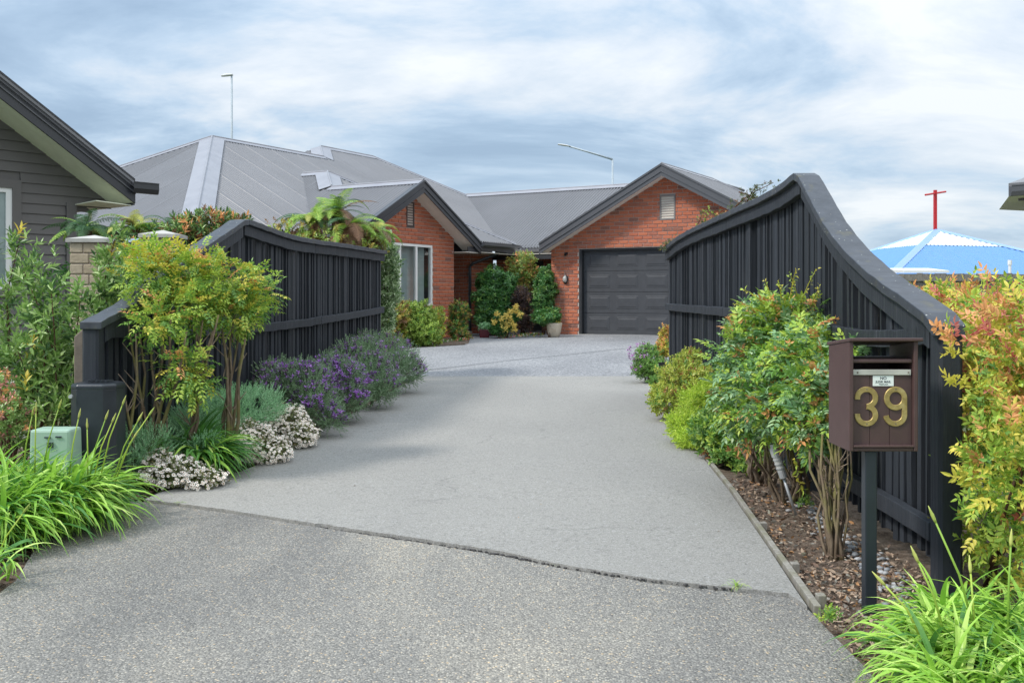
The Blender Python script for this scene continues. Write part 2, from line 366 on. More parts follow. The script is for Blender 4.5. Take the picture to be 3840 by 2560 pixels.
# ------------------------------------------------------------------ mesh and object helpers
COL = SC.collection
class MB:
    def __init__(s): s.v = []; s.f = []; s.mi = []
    def add(s, vs, fs, mi=0):
        o = len(s.v); s.v += [tuple(v) for v in vs]; s.f += [tuple(i + o for i in f) for f in fs]; s.mi += [mi] * len(fs)
    def hexa(s, p, mi=0):       # 8 corners: bottom 0-3, top 4-7 counter-clockwise
        s.add(p, [(3, 2, 1, 0), (4, 5, 6, 7), (0, 1, 5, 4), (1, 2, 6, 5), (2, 3, 7, 6), (3, 0, 4, 7)], mi)
    def box(s, c, sz, R=None, mi=0, ch=0.0, tc=None):
        x, y, z = (q / 2 for q in sz); c = Vector(c)
        if ch <= 0:
            p = [(-x, -y, -z), (x, -y, -z), (x, y, -z), (-x, y, -z), (-x, -y, z), (x, -y, z), (x, y, z), (-x, y, z)]
            p = [Vector(q) for q in p]
            if R is not None: p = [R @ q for q in p]
            s.hexa([c + q for q in p], mi)
        else:                   # vertical edges chamfered
            r = [(-x + ch, -y), (x - ch, -y), (x, -y + ch), (x, y - ch), (x - ch, y), (-x + ch, y), (-x, y - ch), (-x, -y + ch)]
            p = [Vector((a, b, -z)) for a, b in r] + [Vector((a, b, z - (ch if tc is None else tc))) for a, b in r] + [Vector((a * (1 - (ch if tc is None else tc) / x), b * (1 - (ch if tc is None else tc) / y), z)) for a, b in r]
            if R is not None: p = [R @ q for q in p]
            fs = [tuple(range(7, -1, -1)), tuple(range(16, 24))]
            for k in range(2):
                for i in range(8): fs.append((k * 8 + i, k * 8 + (i + 1) % 8, k * 8 + 8 + (i + 1) % 8, k * 8 + 8 + i))
            s.add([c + q for q in p], fs, mi)
    def prism(s, pts, off, mi=0):   # planar polygon extruded by a vector
        off = Vector(off); n = len(pts); a = [Vector(p) for p in pts]; b = [p + off for p in a]
        s.add(a + b, [tuple(range(n - 1, -1, -1)), tuple(range(n, 2 * n))] + [(i, (i + 1) % n, n + (i + 1) % n, n + i) for i in range(n)], mi)
    def tube(s, pts, r0, r1=None, k=6, mi=0, cap=True):
        r1 = r0 if r1 is None else r1; pts = [Vector(p) for p in pts]; n = len(pts); o = len(s.v)
        for i, p in enumerate(pts):
            d = (pts[min(i + 1, n - 1)] - pts[max(i - 1, 0)])
            d = d.normalized() if d.length > 1e-9 else Vector((0, 0, 1))
            a = d.cross(Vector((0.31, 0.87, 0.17))).normalized(); b = d.cross(a); r = r0 + (r1 - r0) * i / max(1, n - 1)
            for j in range(k):
                t = 2 * math.pi * j / k; s.v.append(tuple(p + a * (math.cos(t) * r) + b * (math.sin(t) * r)))
        for i in range(n - 1):
            for j in range(k):
                s.f.append((o + i * k + j, o + i * k + (j + 1) % k, o + (i + 1) * k + (j + 1) % k, o + (i + 1) * k + j)); s.mi.append(mi)
        if cap:
            s.f.append(tuple(o + j for j in range(k - 1, -1, -1))); s.mi.append(mi)
            s.f.append(tuple(o + (n - 1) * k + j for j in range(k))); s.mi.append(mi)
    def lathe(s, c, prof, k=20, mi=0):
        o = len(s.v); c = Vector(c)
        for r, z in prof:
            for j in range(k):
                t = 2 * math.pi * j / k; s.v.append((c.x + r * math.cos(t), c.y + r * math.sin(t), c.z + z))
        for i in range(len(prof) - 1):
            for j in range(k):
                s.f.append((o + i * k + j, o + i * k + (j + 1) % k, o + (i + 1) * k + (j + 1) % k, o + (i + 1) * k + j)); s.mi.append(mi)
        s.f.append(tuple(o + (len(prof) - 1) * k + j for j in range(k))); s.mi.append(mi)
    def build(s, name, mats, parent=None, smooth=False, bevel=0.0):
        me = bpy.data.meshes.new(name); org = Vector((0, 0, 0))
        if parent is not None: org = parent.matrix_world.translation if parent.type != 'EMPTY' else parent.location
        org = Vector(ORG.get(parent.name, (0, 0, 0))) if parent is not None else Vector((0, 0, 0))
        me.from_pydata([(v[0] - org.x, v[1] - org.y, v[2] - org.z) for v in s.v], [], s.f)
        if not isinstance(mats, (list, tuple)): mats = [mats]
        for m in mats: me.materials.append(MATS[m] if isinstance(m, str) else m)
        me.polygons.foreach_set('material_index', s.mi)
        if smooth: me.polygons.foreach_set('use_smooth', [True] * len(me.polygons))
        me.update()
        ob = bpy.data.objects.new(name, me); COL.objects.link(ob)
        if parent is not None: ob.parent = parent; ORG[ob.name] = tuple(org)
        else: ORG[ob.name] = (0, 0, 0)
        if bevel:
            b = ob.modifiers.new('bevel', 'BEVEL'); b.width = bevel; b.segments = 2; b.limit_method = 'ANGLE'
        return ob
ORG = {}
def thing(name, label, cat, loc, group=None):
    o = bpy.data.objects.new(name, None); COL.objects.link(o); o.location = loc; o.empty_display_size = 0.1
    o['label'] = label; o['category'] = cat
    if group: o['group'] = group
    ORG[o.name] = tuple(loc); return o
def struct(o, kind='structure'): o['kind'] = kind; return o
def stuff(o): o['kind'] = 'stuff'; return o
def inst(src, parent, M, name=None):     # another object with the same mesh
    o = bpy.data.objects.new(name or src.name.split('.')[0], src.data if hasattr(src, 'data') and src.type == 'MESH' else src)
    COL.objects.link(o); o.parent = parent; o.matrix_basis = M; return o
def part(me, name, parent, M):
    o = bpy.data.objects.new(name, me); COL.objects.link(o); o.parent = parent
    g = Vector(ORG[parent.name]); o.matrix_basis = Matrix.Translation(-g) @ M; ORG[o.name] = ORG[parent.name]; return o
def frame(x, y, z): return Matrix((x, y, z)).transposed()

# ---- leaves
class LB:
    def __init__(s): s.v = []; s.t = []
    def leaf(s, base, d, nrm, L, Wd, curl=0.15, n=1, fold=0.15):
        base = np.array(base, float); d = np.array(d, float); d /= np.linalg.norm(d); nrm = np.array(nrm, float)
        sd = np.cross(d, nrm); sd /= (np.linalg.norm(sd) + 1e-9); up = np.cross(sd, d)
        o = len(s.v)
        if n == 1:
            P = [base, base + d * L * .45 + sd * Wd / 2 + up * fold * Wd, base + d * L * .5 - up * 0, base + d * L * .45 - sd * Wd / 2 + up * fold * Wd, base + d * L - up * curl * L]
            s.v += P; s.t += [(o, o + 1, o + 2), (o, o + 2, o + 3), (o + 1, o + 4, o + 2), (o + 2, o + 4, o + 3)]
        else:
            st = [0.0, 0.28, 0.62, 1.0]; wd = [0, .85, .8, 0]
            P = [base]
            for q, w_ in zip(st[1:3], wd[1:3]):
                c = base + d * L * q - up * curl * L * q * q
                P += [c + sd * Wd / 2 * w_ + up * fold * Wd, c, c - sd * Wd / 2 * w_ + up * fold * Wd]
            P.append(base + d * L - up * curl * L); s.v += P
            s.t += [(o, o + 1, o + 2), (o, o + 2, o + 3), (o + 1, o + 4, o + 5), (o + 1, o + 5, o + 2), (o + 2, o + 5, o + 6), (o + 2, o + 6, o + 3), (o + 4, o + 7, o + 5), (o + 5, o + 7, o + 6)]
    def ribbon(s, pts, sd, widths, fold=0.25):
        o = len(s.v); sd = np.array(sd, float); k = 0
        for p, w_ in zip(pts, widths):
            p = np.array(p, float); s.v += [p + sd * w_ / 2 + np.array((0, 0, fold * w_)), p, p - sd * w_ / 2 + np.array((0, 0, fold * w_))]
        for i in range(len(pts) - 1):
            a = o + i * 3; b = a + 3
            s.t += [(a, b, b + 1), (a, b + 1, a + 1), (a + 1, b + 1, b + 2), (a + 1, b + 2, a + 2)]
    def tri_disc(s, c, n_, r, k=6, x=None):
        n_ = np.array(n_, float); n_ /= np.linalg.norm(n_); a = np.cross(n_, (0.3, 0.8, 0.1)); a /= np.linalg.norm(a); b = np.cross(n_, a)
        o = len(s.v); c = np.array(c, float); s.v.append(c)
        for j in range(k): t = 2 * math.pi * j / k; s.v.append(c + a * math.cos(t) * r + b * math.sin(t) * r)
        for j in range(k): s.t.append((o, o + 1 + j, o + 1 + (j + 1) % k))
    def blob(s, c, ax, r, L, k=5):
        ax = np.array(ax, float); ax /= np.linalg.norm(ax); a = np.cross(ax, (0.3, 0.8, 0.1)); a /= np.linalg.norm(a); b = np.cross(ax, a); c = np.array(c, float)
        o = len(s.v); s.v.append(c)
        for j in range(k): t = 2 * math.pi * j / k; s.v.append(c + ax * L * .5 + a * math.cos(t) * r + b * math.sin(t) * r)
        s.v.append(c + ax * L)
        for j in range(k):
            s.t.append((o, o + 1 + (j + 1) % k, o + 1 + j)); s.t.append((o + k + 1, o + 1 + j, o + 1 + (j + 1) % k))
    def get(s): return np.array(s.v, float), np.array(s.t, int)

def sprig(k, L, Wd, stem=0.06, a0=75, a1=20, n=1, curl=0.15, rng=random):
    b = LB()
    for i in range(k):
        q = i / max(1, k - 1); az = i * 2.4 + rng.uniform(-.3, .3); el = math.radians(a0 + (a1 - a0) * q)
        d = (math.sin(el) * math.cos(az), math.sin(el) * math.sin(az), math.cos(el))
        nn = (-math.cos(el) * math.cos(az), -math.cos(el) * math.sin(az), math.sin(el))
        b.leaf((0, 0, stem * q), d, nn, L * rng.uniform(.75, 1.1) * (1 - .25 * q), Wd * rng.uniform(.85, 1.1), curl, n)
    return b.get()
def frondlet(pairs, L, Wd, R=0.14, n=1, rng=random, droop=0.3):      # a flat compound leaf growing along +z
    b = LB()
    for i in range(pairs):
        q = (i + .6) / pairs; c = np.array((0, -droop * R * q * q, R * q))
        for sd in (-1, 1):
            d = np.array((sd * .8, rng.uniform(-.25, .1), .6)); 
            if rng.random() < .5:   # leaflets in threes
                b.leaf(c, (sd * .95, -.1, .15), (0, 1, 0.2), L * .8, Wd, .2, n)
            b.leaf(c, d, (0, 1, 0.2), L * rng.uniform(.8, 1.1), Wd, .2, n)
    b.leaf((0, -droop * R, R), (0, -.3, 1), (0, 1, .2), L * 1.1, Wd, .2, n)
    return b.get()

def axis_frames(ax, rng=RNG, spin=None):
    ax = ax / np.linalg.norm(ax, axis=1, keepdims=True); n = len(ax)
    h = rng.normal(size=(n, 3)); x = np.cross(h, ax); x /= np.linalg.norm(x, axis=1, keepdims=True) + 1e-9
    y = np.cross(ax, x); return np.stack([x, y, ax], axis=2)
def up_frames(ax, rng=RNG):        # local y points up as far as possible
    ax = ax / np.linalg.norm(ax, axis=1, keepdims=True)
    upv = np.array((0, 0, 1.0)) + rng.normal(size=ax.shape) * .25
    x = np.cross(upv, ax); x /= np.linalg.norm(x, axis=1, keepdims=True) + 1e-9
    y = np.cross(ax, x); return np.stack([x, y, ax], axis=2)

def scatter(parent, name, protos, mats, pos, R, sc, pi=None, vi=None, n_ind=0, rng=RNG, pname=None):
    """first n_ind (nearest the camera) as objects that share meshes, the rest joined into one part"""
    n = len(pos); pos = np.asarray(pos, float); sc = np.asarray(sc, float) * np.ones(n)
    if pi is None: pi = rng.integers(0, len(protos), n)
    if vi is None: vi = rng.integers(0, len(mats), n)
    org = np.array(ORG[parent.name]) if parent is not None else np.zeros(3)
    order = np.argsort(np.linalg.norm(pos - np.array((0, 0, EYE)), axis=1) / sc)
    ind, rest = order[:n_ind], order[n_ind:]
    cache = {}
    for i in ind:
        key = (int(pi[i]), int(vi[i]))
        if key not in cache:
            V, T = protos[key[0]]; me = bpy.data.meshes.new(pname or name); me.from_pydata(V.tolist(), [], T.tolist())
            me.materials.append(MATS[mats[key[1]]]); cache[key] = me
        o = bpy.data.objects.new(pname or name, cache[key]); COL.objects.link(o); o.parent = parent
        M = np.eye(4); M[:3, :3] = R[i] * sc[i]; M[:3, 3] = pos[i] - org; o.matrix_basis = Matrix(M.tolist())
    if len(rest) == 0: return None
    VV, TT, MI = [], [], []; off = 0
    for p in range(len(protos)):
        for m in range(len(mats)):
            sel = rest[(pi[rest] == p) & (vi[rest] == m)]
            if len(sel) == 0: continue
            V, T = protos[p]
            A = np.einsum('nij,vj->nvi', R[sel] * sc[sel][:, None, None], V) + (pos[sel] - org)[:, None, :]
            VV.append(A.reshape(-1, 3)); T2 = T[None] + (np.arange(len(sel)) * len(V))[:, None, None] + off
            TT.append(T2.reshape(-1, 3)); MI.append(np.full(len(T) * len(sel), m)); off += len(V) * len(sel)
    VV = np.concatenate(VV); TT = np.concatenate(TT); MI = np.concatenate(MI)
    me = bpy.data.meshes.new(name); me.vertices.add(len(VV)); me.vertices.foreach_set('co', VV.ravel().astype(np.float32))
    me.loops.add(TT.size); me.loops.foreach_set('vertex_index', TT.ravel().astype(np.int32))
    me.polygons.add(len(TT)); me.polygons.foreach_set('loop_start', np.arange(0, TT.size, 3).astype(np.int32))
    try: me.polygons.foreach_set('loop_total', np.full(len(TT), 3).astype(np.int32))
    except Exception: pass
    for m in mats: me.materials.append(MATS[m])
    me.polygons.foreach_set('material_index', MI.astype(np.int32)); me.update(calc_edges=True)
    o = bpy.data.objects.new(name, me); COL.objects.link(o); o.parent = parent; o['kind'] = 'stuff'
    ORG[o.name] = tuple(org); return o

def B(px, py, Y, rx, rz, ry=None):
    c = at(px, py, Y); rx = rx * Y / F; rz = rz * Y / F
    return (c.x, c.y, c.z, rx, ry if ry else rx, rz)
def crown(blobs, n, lo=0.55, hi=1.05, rng=RNG, lump=0.16):
    w = np.array([b[3] * b[5] + b[4] * b[5] + b[3] * b[4] for b in blobs]); w /= w.sum()
    P, Nn = [], []; need = n
    bl = np.array(blobs)
    ph = rng.uniform(0, 6, 3)
    while need > 0:
        i = rng.choice(len(blobs), need * 2, p=w); d = rng.normal(size=(need * 2, 3)); d /= np.linalg.norm(d, axis=1, keepdims=True)
        lum = 1 + lump * np.sin(d[:, 0] * 5 + ph[0] + i) * np.sin(d[:, 2] * 6 + ph[1]) + lump * .6 * np.sin(d[:, 1] * 9 + ph[2])
        r = (rng.uniform(lo ** 2, hi ** 2, need * 2) ** .5) * lum
        p = bl[i, :3] + d * bl[i, 3:6] * r[:, None]
        keep = np.ones(len(p), bool)
        for j in range(len(blobs)):
            q = (p - bl[j, :3]) / bl[j, 3:6]; keep &= ~(((q ** 2).sum(1) < lo ** 2 * .8) & (i != j))
        g = np.array([gz(x, y) for x, y in p[:, :2]]); keep &= p[:, 2] > g + .015
        nn = d / bl[i, 3:6]; nn /= np.linalg.norm(nn, axis=1, keepdims=True)
        P.append(p[keep][:need]); Nn.append(nn[keep][:need]); need -= min(need, int(keep.sum()))
    return np.concatenate(P)[:n], np.concatenate(Nn)[:n]
def pick(probs, n, rng=RNG): p = np.array(probs, float); return rng.choice(len(p), n, p=p / p.sum())
def bush(name, label, cat, blobs, n, protos, mats, probs=None, up=0.5, rnd=0.45, lo=0.55, hi=1.05, sc=(0.8, 1.15), group=None,
         n_ind=0, pname='leaf_spray', topmat=None, frames=axis_frames, stems=6, stem_r=0.008, stem_m='twig', base=None, lump=0.16, fname='foliage'):
    bl = np.array(blobs); cx_, cy_ = (bl[:, 0].mean(), bl[:, 1].mean()) if base is None else base
    loc = (cx_, cy_, gz(cx_, cy_)); t = thing(name, label, cat, loc, group)
    P, Nn = crown(blobs, n, lo, hi, lump=lump)
    ax = Nn + np.array((0, 0, up)) + RNG.normal(size=P.shape) * rnd
    vi = pick(probs or [1] * len(mats), n)
    if topmat is not None:        # outer, upper shoots carry the young colours
        f = topmat(P, Nn); r = RNG.random(n); lst = f
        for idx, prob in lst.items():
            m = RNG.random(n) < prob; vi[m] = idx
    scatter(t, fname, protos, mats, P, frames(ax), RNG.uniform(sc[0], sc[1], n), vi=vi, n_ind=n_ind, pname=pname)
    if stems:
        for k in range(stems):
            b_ = blobs[k % len(blobs)]; mb = MB()
            x0, y0 = cx_ + random.uniform(-.06, .06), cy_ + random.uniform(-.05, .05)
            tip = Vector((b_[0] + random.uniform(-.5, .5) * b_[3], b_[1] + random.uniform(-.5, .5) * b_[4], b_[2] + random.uniform(0, .5) * b_[5]))
            p0 = Vector((x0, y0, gz(x0, y0) - .02)); mid = p0.lerp(tip, .5) + Vector((random.uniform(-.04, .04), random.uniform(-.04, .04), .03))
            mb.tube([p0, p0.lerp(mid, .5) + Vector((random.uniform(-.02, .02), 0, 0)), mid, tip], stem_r * 1.4, stem_r * .5, 6); mb.build('stem', stem_m, t, True)
    return t

# ================================================================== GROUND
def sheet(name, pts, dz, mat, nsub=None, thick=0.0, kind='structure'):
    """polygon on the terrain; triangulated finely in depth so that it follows the slope"""
    bm = bmesh.new(); vs = [bm.verts.new((p[0], p[1], 0)) for p in pts]; bm.faces.new(vs)
    for yc in (4.0, 7.0, 10.0, 14.0, 24.0):
        bmesh.ops.bisect_plane(bm, geom=bm.verts[:] + bm.edges[:] + bm.faces[:], plane_co=(0, yc, 0), plane_no=(0, 1, 0))
    for xc in (-3.0, 3.0):
        bmesh.ops.bisect_plane(bm, geom=bm.verts[:] + bm.edges[:] + bm.faces[:], plane_co=(xc, 0, 0), plane_no=(1, 0, 0))
    bmesh.ops.triangulate(bm, faces=bm.faces[:])
    for v in bm.verts: v.co.z = gz(v.co.x, v.co.y) + dz
    if thick:
        r = bmesh.ops.extrude_face_region(bm, geom=bm.faces[:])
        for v in [g for g in r['geom'] if isinstance(g, bmesh.types.BMVert)]: v.co.z -= thick
    bmesh.ops.recalc_face_normals(bm, faces=bm.faces[:])
    me = bpy.data.meshes.new(name); bm.to_mesh(me); bm.free(); me.materials.append(MATS[mat])
    o = bpy.data.objects.new(name, me); COL.objects.link(o); o['kind'] = kind; ORG[o.name] = (0, 0, 0); return o

sheet('ground', [(-900, -20), (900, -20), (900, 1500), (-900, 1500)], -0.10, 'lawn')
# right-hand soil bed, slightly uneven
def soil_bed(name, poly, dz, seed, amp=0.018):
    bm = bmesh.new(); xs = [p[0] for p in poly]; ys = [p[1] for p in poly]
    vs = [bm.verts.new((p[0], p[1], 0)) for p in poly]; bm.faces.new(vs)
    x = min(xs)
    st = 0.07
    while x < max(xs):
        bmesh.ops.bisect_plane(bm, geom=bm.verts[:] + bm.edges[:] + bm.faces[:], plane_co=(x, 0, 0), plane_no=(1, 0, 0)); x += st
    y = min(ys)
    while y < max(ys):
        bmesh.ops.bisect_plane(bm, geom=bm.verts[:] + bm.edges[:] + bm.faces[:], plane_co=(0, y, 0), plane_no=(0, 1, 0)); y += st * 1.4
    rr = random.Random(seed)
    for v in bm.verts: v.co.z = gz(v.co.x, v.co.y) + dz + rr.uniform(-amp, amp)
    bmesh.ops.triangulate(bm, faces=bm.faces[:]); bmesh.ops.recalc_face_normals(bm, faces=bm.faces[:])
    me = bpy.data.meshes.new(name); bm.to_mesh(me); bm.free(); me.materials.append(MATS['soil'])
    for p in me.polygons: p.use_smooth = True
    o = bpy.data.objects.new(name, me); COL.objects.link(o); o['kind'] = 'structure'; ORG[o.name] = (0, 0, 0); return o

EDGE = [gp(2380, 1412), gp(2449, 1429), gp(2530, 1556), gp(2612, 1682), gp(2743, 1845), gp(2890, 2057), gp(3053, 2286)]
JOINT = [gp(*p) for p in ((470, 1864), (539, 1878), (669, 1894), (840, 1916), (1012, 1943), (1306, 1989), (1551, 2025), (1878, 2077), (2122, 2127), (2449, 2180), (2743, 2212), (2990, 2236))]
APR_R = [gp(2990, 2236), gp(3045, 2292), gp(3102, 2351), gp(3265, 2514), gp(3330, 2600), gp(3700, 3300)]
APR_L = [gp(300, 1930), gp(150, 2020), gp(60, 2170), gp(-60, 2260), gp(-600, 2700)]
LEFT = [gp(600, 1850), gp(850, 1790), gp(1010, 1730), gp(1150, 1660), gp(1240, 1590), gp(1370, 1530), gp(1480, 1460), gp(1570, 1418)]
soil_bed('garden_soil', [(p.x, p.y) for p in ([gp(2440, 1410)] + EDGE[2:] + APR_R[1:5])] + [(2.6, 2.0), (2.6, 8), (2.4, 12.5), (1.62, 12.5)], -0.035, 3)
soil_bed('garden_soil', [(p.x, p.y) for p in (APR_L[4], APR_L[3], APR_L[2], APR_L[1], APR_L[0], gp(470, 1864), *LEFT)] + [(-1.35, 12.8), (-3.2, 12.8), (-4.2, 5), (-4.2, 2.5)], -0.03, 5)
apr = sheet('driveway_apron', [(p.x, p.y) for p in JOINT] + [(p.x, p.y) for p in APR_R[1:]] + [(1.2, 0.3), (-2.4, 0.3)] + [(p.x, p.y) for p in APR_L[::-1]], -0.006, 'aggregate', thick=0.08)
# concrete driveway: its near edge is a broken, slightly proud lip
rj = random.Random(4)
jl = []
for i in range(1, len(JOINT) - 1):
    a, b = JOINT[i], JOINT[i + 1]; m = max(2, int((b - a).length / 0.03))
    for k in range(m):
        p = a.lerp(b, k / m); jl.append((p.x + rj.uniform(-.004, .004), p.y + 0.013 + rj.uniform(-.005, .005) + (.010 if 4.6 < i + k / m < 7.4 else 0)))
FARL, FARR = gp(1560, 1412), gp(2396, 1412)
sheet('driveway', jl + [(EDGE[6].x - .02, EDGE[6].y + .02)] + [(p.x - .012, p.y) for p in EDGE[-2:0:-1]] + [(FARR.x, FARR.y), (FARL.x, FARL.y)] + [(p.x, p.y) for p in LEFT[::-1]], 0.008, 'concrete', thick=0.07)
sheet('forecourt', [(FARL.x - .3, FARL.y + .004), (FARR.x + .02, FARR.y + .004), (gp(2380, 1395).x, gp(2380, 1395).y), (2.2, 13.8), (8.5, 17.0), (8.5, 30), (-6, 30), (-1.9, 25.2),
       (gp(1752, 1292).x, gp(1752, 1292).y), (gp(1560, 1302).x, gp(1560, 1302).y), (gp(1400, 1330).x, gp(1400, 1330).y), (-2.6, 13.6)], -0.002, 'forecourt', thick=0.08)
sheet('garden_soil', [(-6, 13), (-2.0, 13.6), (gp(1400, 1325).x, gp(1400, 1325).y), (gp(1560, 1300).x, gp(1560, 1300).y), (gp(1756, 1288).x, gp(1756, 1288).y), (-1.0, 25.0), (-4, 25), (-9, 18)], 0.004, 'soil', thick=0.12)
# score lines in the forecourt and the small drain cover
mb = MB()
for a, b in ((gp(1600, 1388), gp(1900, 1352)), (gp(1900, 1352), gp(2480, 1292)),):
    d = (b - a).normalized(); s_ = Vector((d.y, -d.x, 0)) * 0.012
    n_ = 14
    for k in range(n_):
        p, q = a.lerp(b, k / n_), a.lerp(b, (k + .96) / n_)
        for w_ in (p, q): w_.z = gz(w_.x, w_.y) + .003
        mb.add([p - s_, p + s_, q + s_, q - s_], [(0, 1, 2, 3)])
struct(mb.build('control_joint', 'darkframe'))
# soil crumbs and stones caught in the open joint
mb = MB()
for i in range(300):
    k = rj.uniform(1, len(JOINT) - 2); a = JOINT[int(k)].lerp(JOINT[int(k) + 1], k % 1); r = rj.uniform(.002, .007)
    if 4.6 < k < 7.4: r *= 1.4
    c = Vector((a.x + rj.uniform(-.012, .012), a.y + rj.uniform(-.004, .028), 0.002))
    mb.box(c, (r * 2, r * 1.6, r), Matrix.Rotation(rj.uniform(0, 3), 3, 'Z'))
stuff(mb.build('joint_grit', 'aggside'))
o = COL.objects['joint_grit']; o['label'] = 'dark grit and crumbs lying in the open joint between the two paving slabs'; o['category'] = 'grit'

# ================================================================== BRICK HOUSE
U = Vector((0.860, -0.510, 0)); V_ = Vector((0.510, 0.860, 0)); HC = Vector((-1.39, 23.8, EYE))
UP = Vector((0, 0, 1))
def h(a, b, z): return HC + U * a + V_ * b + UP * z
GR = -0.86      # ground at the house, relative to eye
house = thing('brick_house', 'red brick house with grey corrugated roof and two gables behind the drive', 'house', h(1, 2, GR))
TAU = 0.54

BR_L, BR_H, JT = 0.229, 0.073, 0.013
def brick_mesh(L, Hh):
    c = 0.006; d = 0.014; x, z = L / 2, Hh / 2
    v = [(-x, 0, -z), (x, 0, -z), (x, 0, z), (-x, 0, z), (-x, -d + c, -z), (x, -d + c, -z), (x, -d + c, z), (-x, -d + c, z),
         (-x + c, -d, -z + c), (x - c, -d, -z + c), (x - c, -d, z - c), (-x + c, -d, z - c)]
    f = [(8, 9, 10, 11), (4, 5, 9, 8), (5, 6, 10, 9), (6, 7, 11, 10), (7, 4, 8, 11), (0, 1, 5, 4), (1, 2, 6, 5), (2, 3, 7, 6), (3, 0, 4, 7)]
    return v, f
def brick_wall(org, ax, nrm, x0, x1, z0, ztop, holes=(), soldier=()):
    """yield bricks: centre, length, height"""
    res = []; row = 0; z = z0; pitch = BR_H + JT
    while z < 5:
        zc = z + BR_H / 2; off = 0 if row % 2 == 0 else (BR_L + JT) / 2
        x = x0 - off; any_ = False
        while x < x1:
            a, b = x, x + BR_L
            aa, bb = max(a, x0), min(b, x1)
            segs = [(aa, bb)]
            for (hx0, hx1, hz0, hz1) in holes:
                if hz0 - BR_H * .4 < zc < hz1 + BR_H * .2:
                    ns = []
                    for (p, q) in segs:
                        if q <= hx0 or p >= hx1: ns.append((p, q)); continue
                        if p < hx0: ns.append((p, hx0 - .004))
                        if q > hx1: ns.append((hx1 + .004, q))
                    segs = ns
            for (p, q) in segs:
                if q - p < 0.03: continue
                # clip under the rake
                if ztop((p + q) / 2) > z + BR_H * .3: res.append(((p + q) / 2, zc, q - p)); any_ = True
            x += BR_L + JT
        z += pitch; row += 1
        if not any_ and row > 5: break
    return [(org + ax * xc + UP * zc + nrm * 0.0, ax, nrm, L) for xc, zc, L in res]
bricks = []
bdist = lambda c: (c - Vector((0, 0, EYE))).length
# garage front: a from 1.77 to 7.8, b = 1.63
GA0, GA1, GB = 1.77, 7.83, 1.63; GAP_, GZR = 4.80, 3.02
gorg = h(0, GB, 0) - UP * 0
gt = lambda x: GZR - 0.16 - TAU * abs(x - GAP_)
DX0, DX1, DZ1 = 2.52, 7.08, 1.188
VX0, VX1, VZ0, VZ1 = 4.60, 4.98, 1.80, 2.38
bricks += [('g',) + q for q in brick_wall(gorg, U, -V_, GA0, GA1, GR, gt, [(DX0, DX1, -9, DZ1), (VX0, VX1, VZ0, VZ1)])]
# garage left return (faces the porch)
bricks += [('p',) + q for q in brick_wall(h(GA0, 0, 0), V_, -U, GB + .014, 3.9, GR, lambda x: 1.2, ())]
# left gable wall: plane a = 0, normal +U, b from -3.63 to 0
WX0, WX1, WZ0, WZ1 = -2.72, -0.886, -0.16, 1.234
lt = lambda x: 2.60 - 0.16 - TAU * abs(x + 1.82)
bricks += [('l',) + q for q in brick_wall(h(0, 0, 0), V_, U, -3.64, -.014, GR - .05, lt, [(WX0, WX1, WZ0, WZ1), (-1.90, -1.61, 1.59, 2.168)])]
# set-back wall beside the porch
bricks += [('s',) + q for q in brick_wall(h(0, 1.2, 0), U, -V_, -2.2, -.32, GR - .02, lambda x: 1.12, ())]
bricks += [('s',) + q for q in brick_wall(h(-.32, 0, 0), V_, U, 1.214, 2.3, GR - .02, lambda x: 1.12, ())]
# back wall of the porch
bricks += [('p',) + q for q in brick_wall(h(0, 3.9, 0), U, -V_, -1.2, GA0, GR, lambda x: 1.1, [(-0.42, 0.30, -.9, 1.05), (0.62, 1.6, -0.35, 1.0)])]
full = [q for q in bricks if q[0] in 'gl' and abs(q[4] - BR_L) < 1e-4]
full.sort(key=lambda q: bdist(q[1]) + (8 if q[0] == 'g' and (q[1] - gorg).dot(U) > 4.6 + .0 and (q[1].z - EYE) < 1.0 else 0))
indv = set(id(q) for q in full[:298])
bmsh = bpy.data.meshes.new('brick'); bv, bf = brick_mesh(BR_L, BR_H); bmsh.from_pydata(bv, [], bf); bmsh.materials.append(MATS['brick'])
rest = MB(); rb = random.Random(2)
for q in bricks:
    k, c, ax, nn, L = q; jit = rb.uniform(-.002, .003)
    R = Matrix((ax, -nn, UP)).transposed().to_4x4() if False else Matrix(((ax.x, -nn.x, 0), (ax.y, -nn.y, 0), (ax.z, -nn.z, 1))).to_4x4()
    M = Matrix.Translation(c + nn * jit) @ R @ Matrix.Rotation(rb.uniform(-.006, .006), 4, 'Y')
    if id(q) in indv: part(bmsh, 'brick', house, M)
    else:
        v, f = brick_mesh(L, BR_H); rest.add([M @ Vector(p) for p in v], f)
stuff(rest.build('brickwork', 'brick', house))
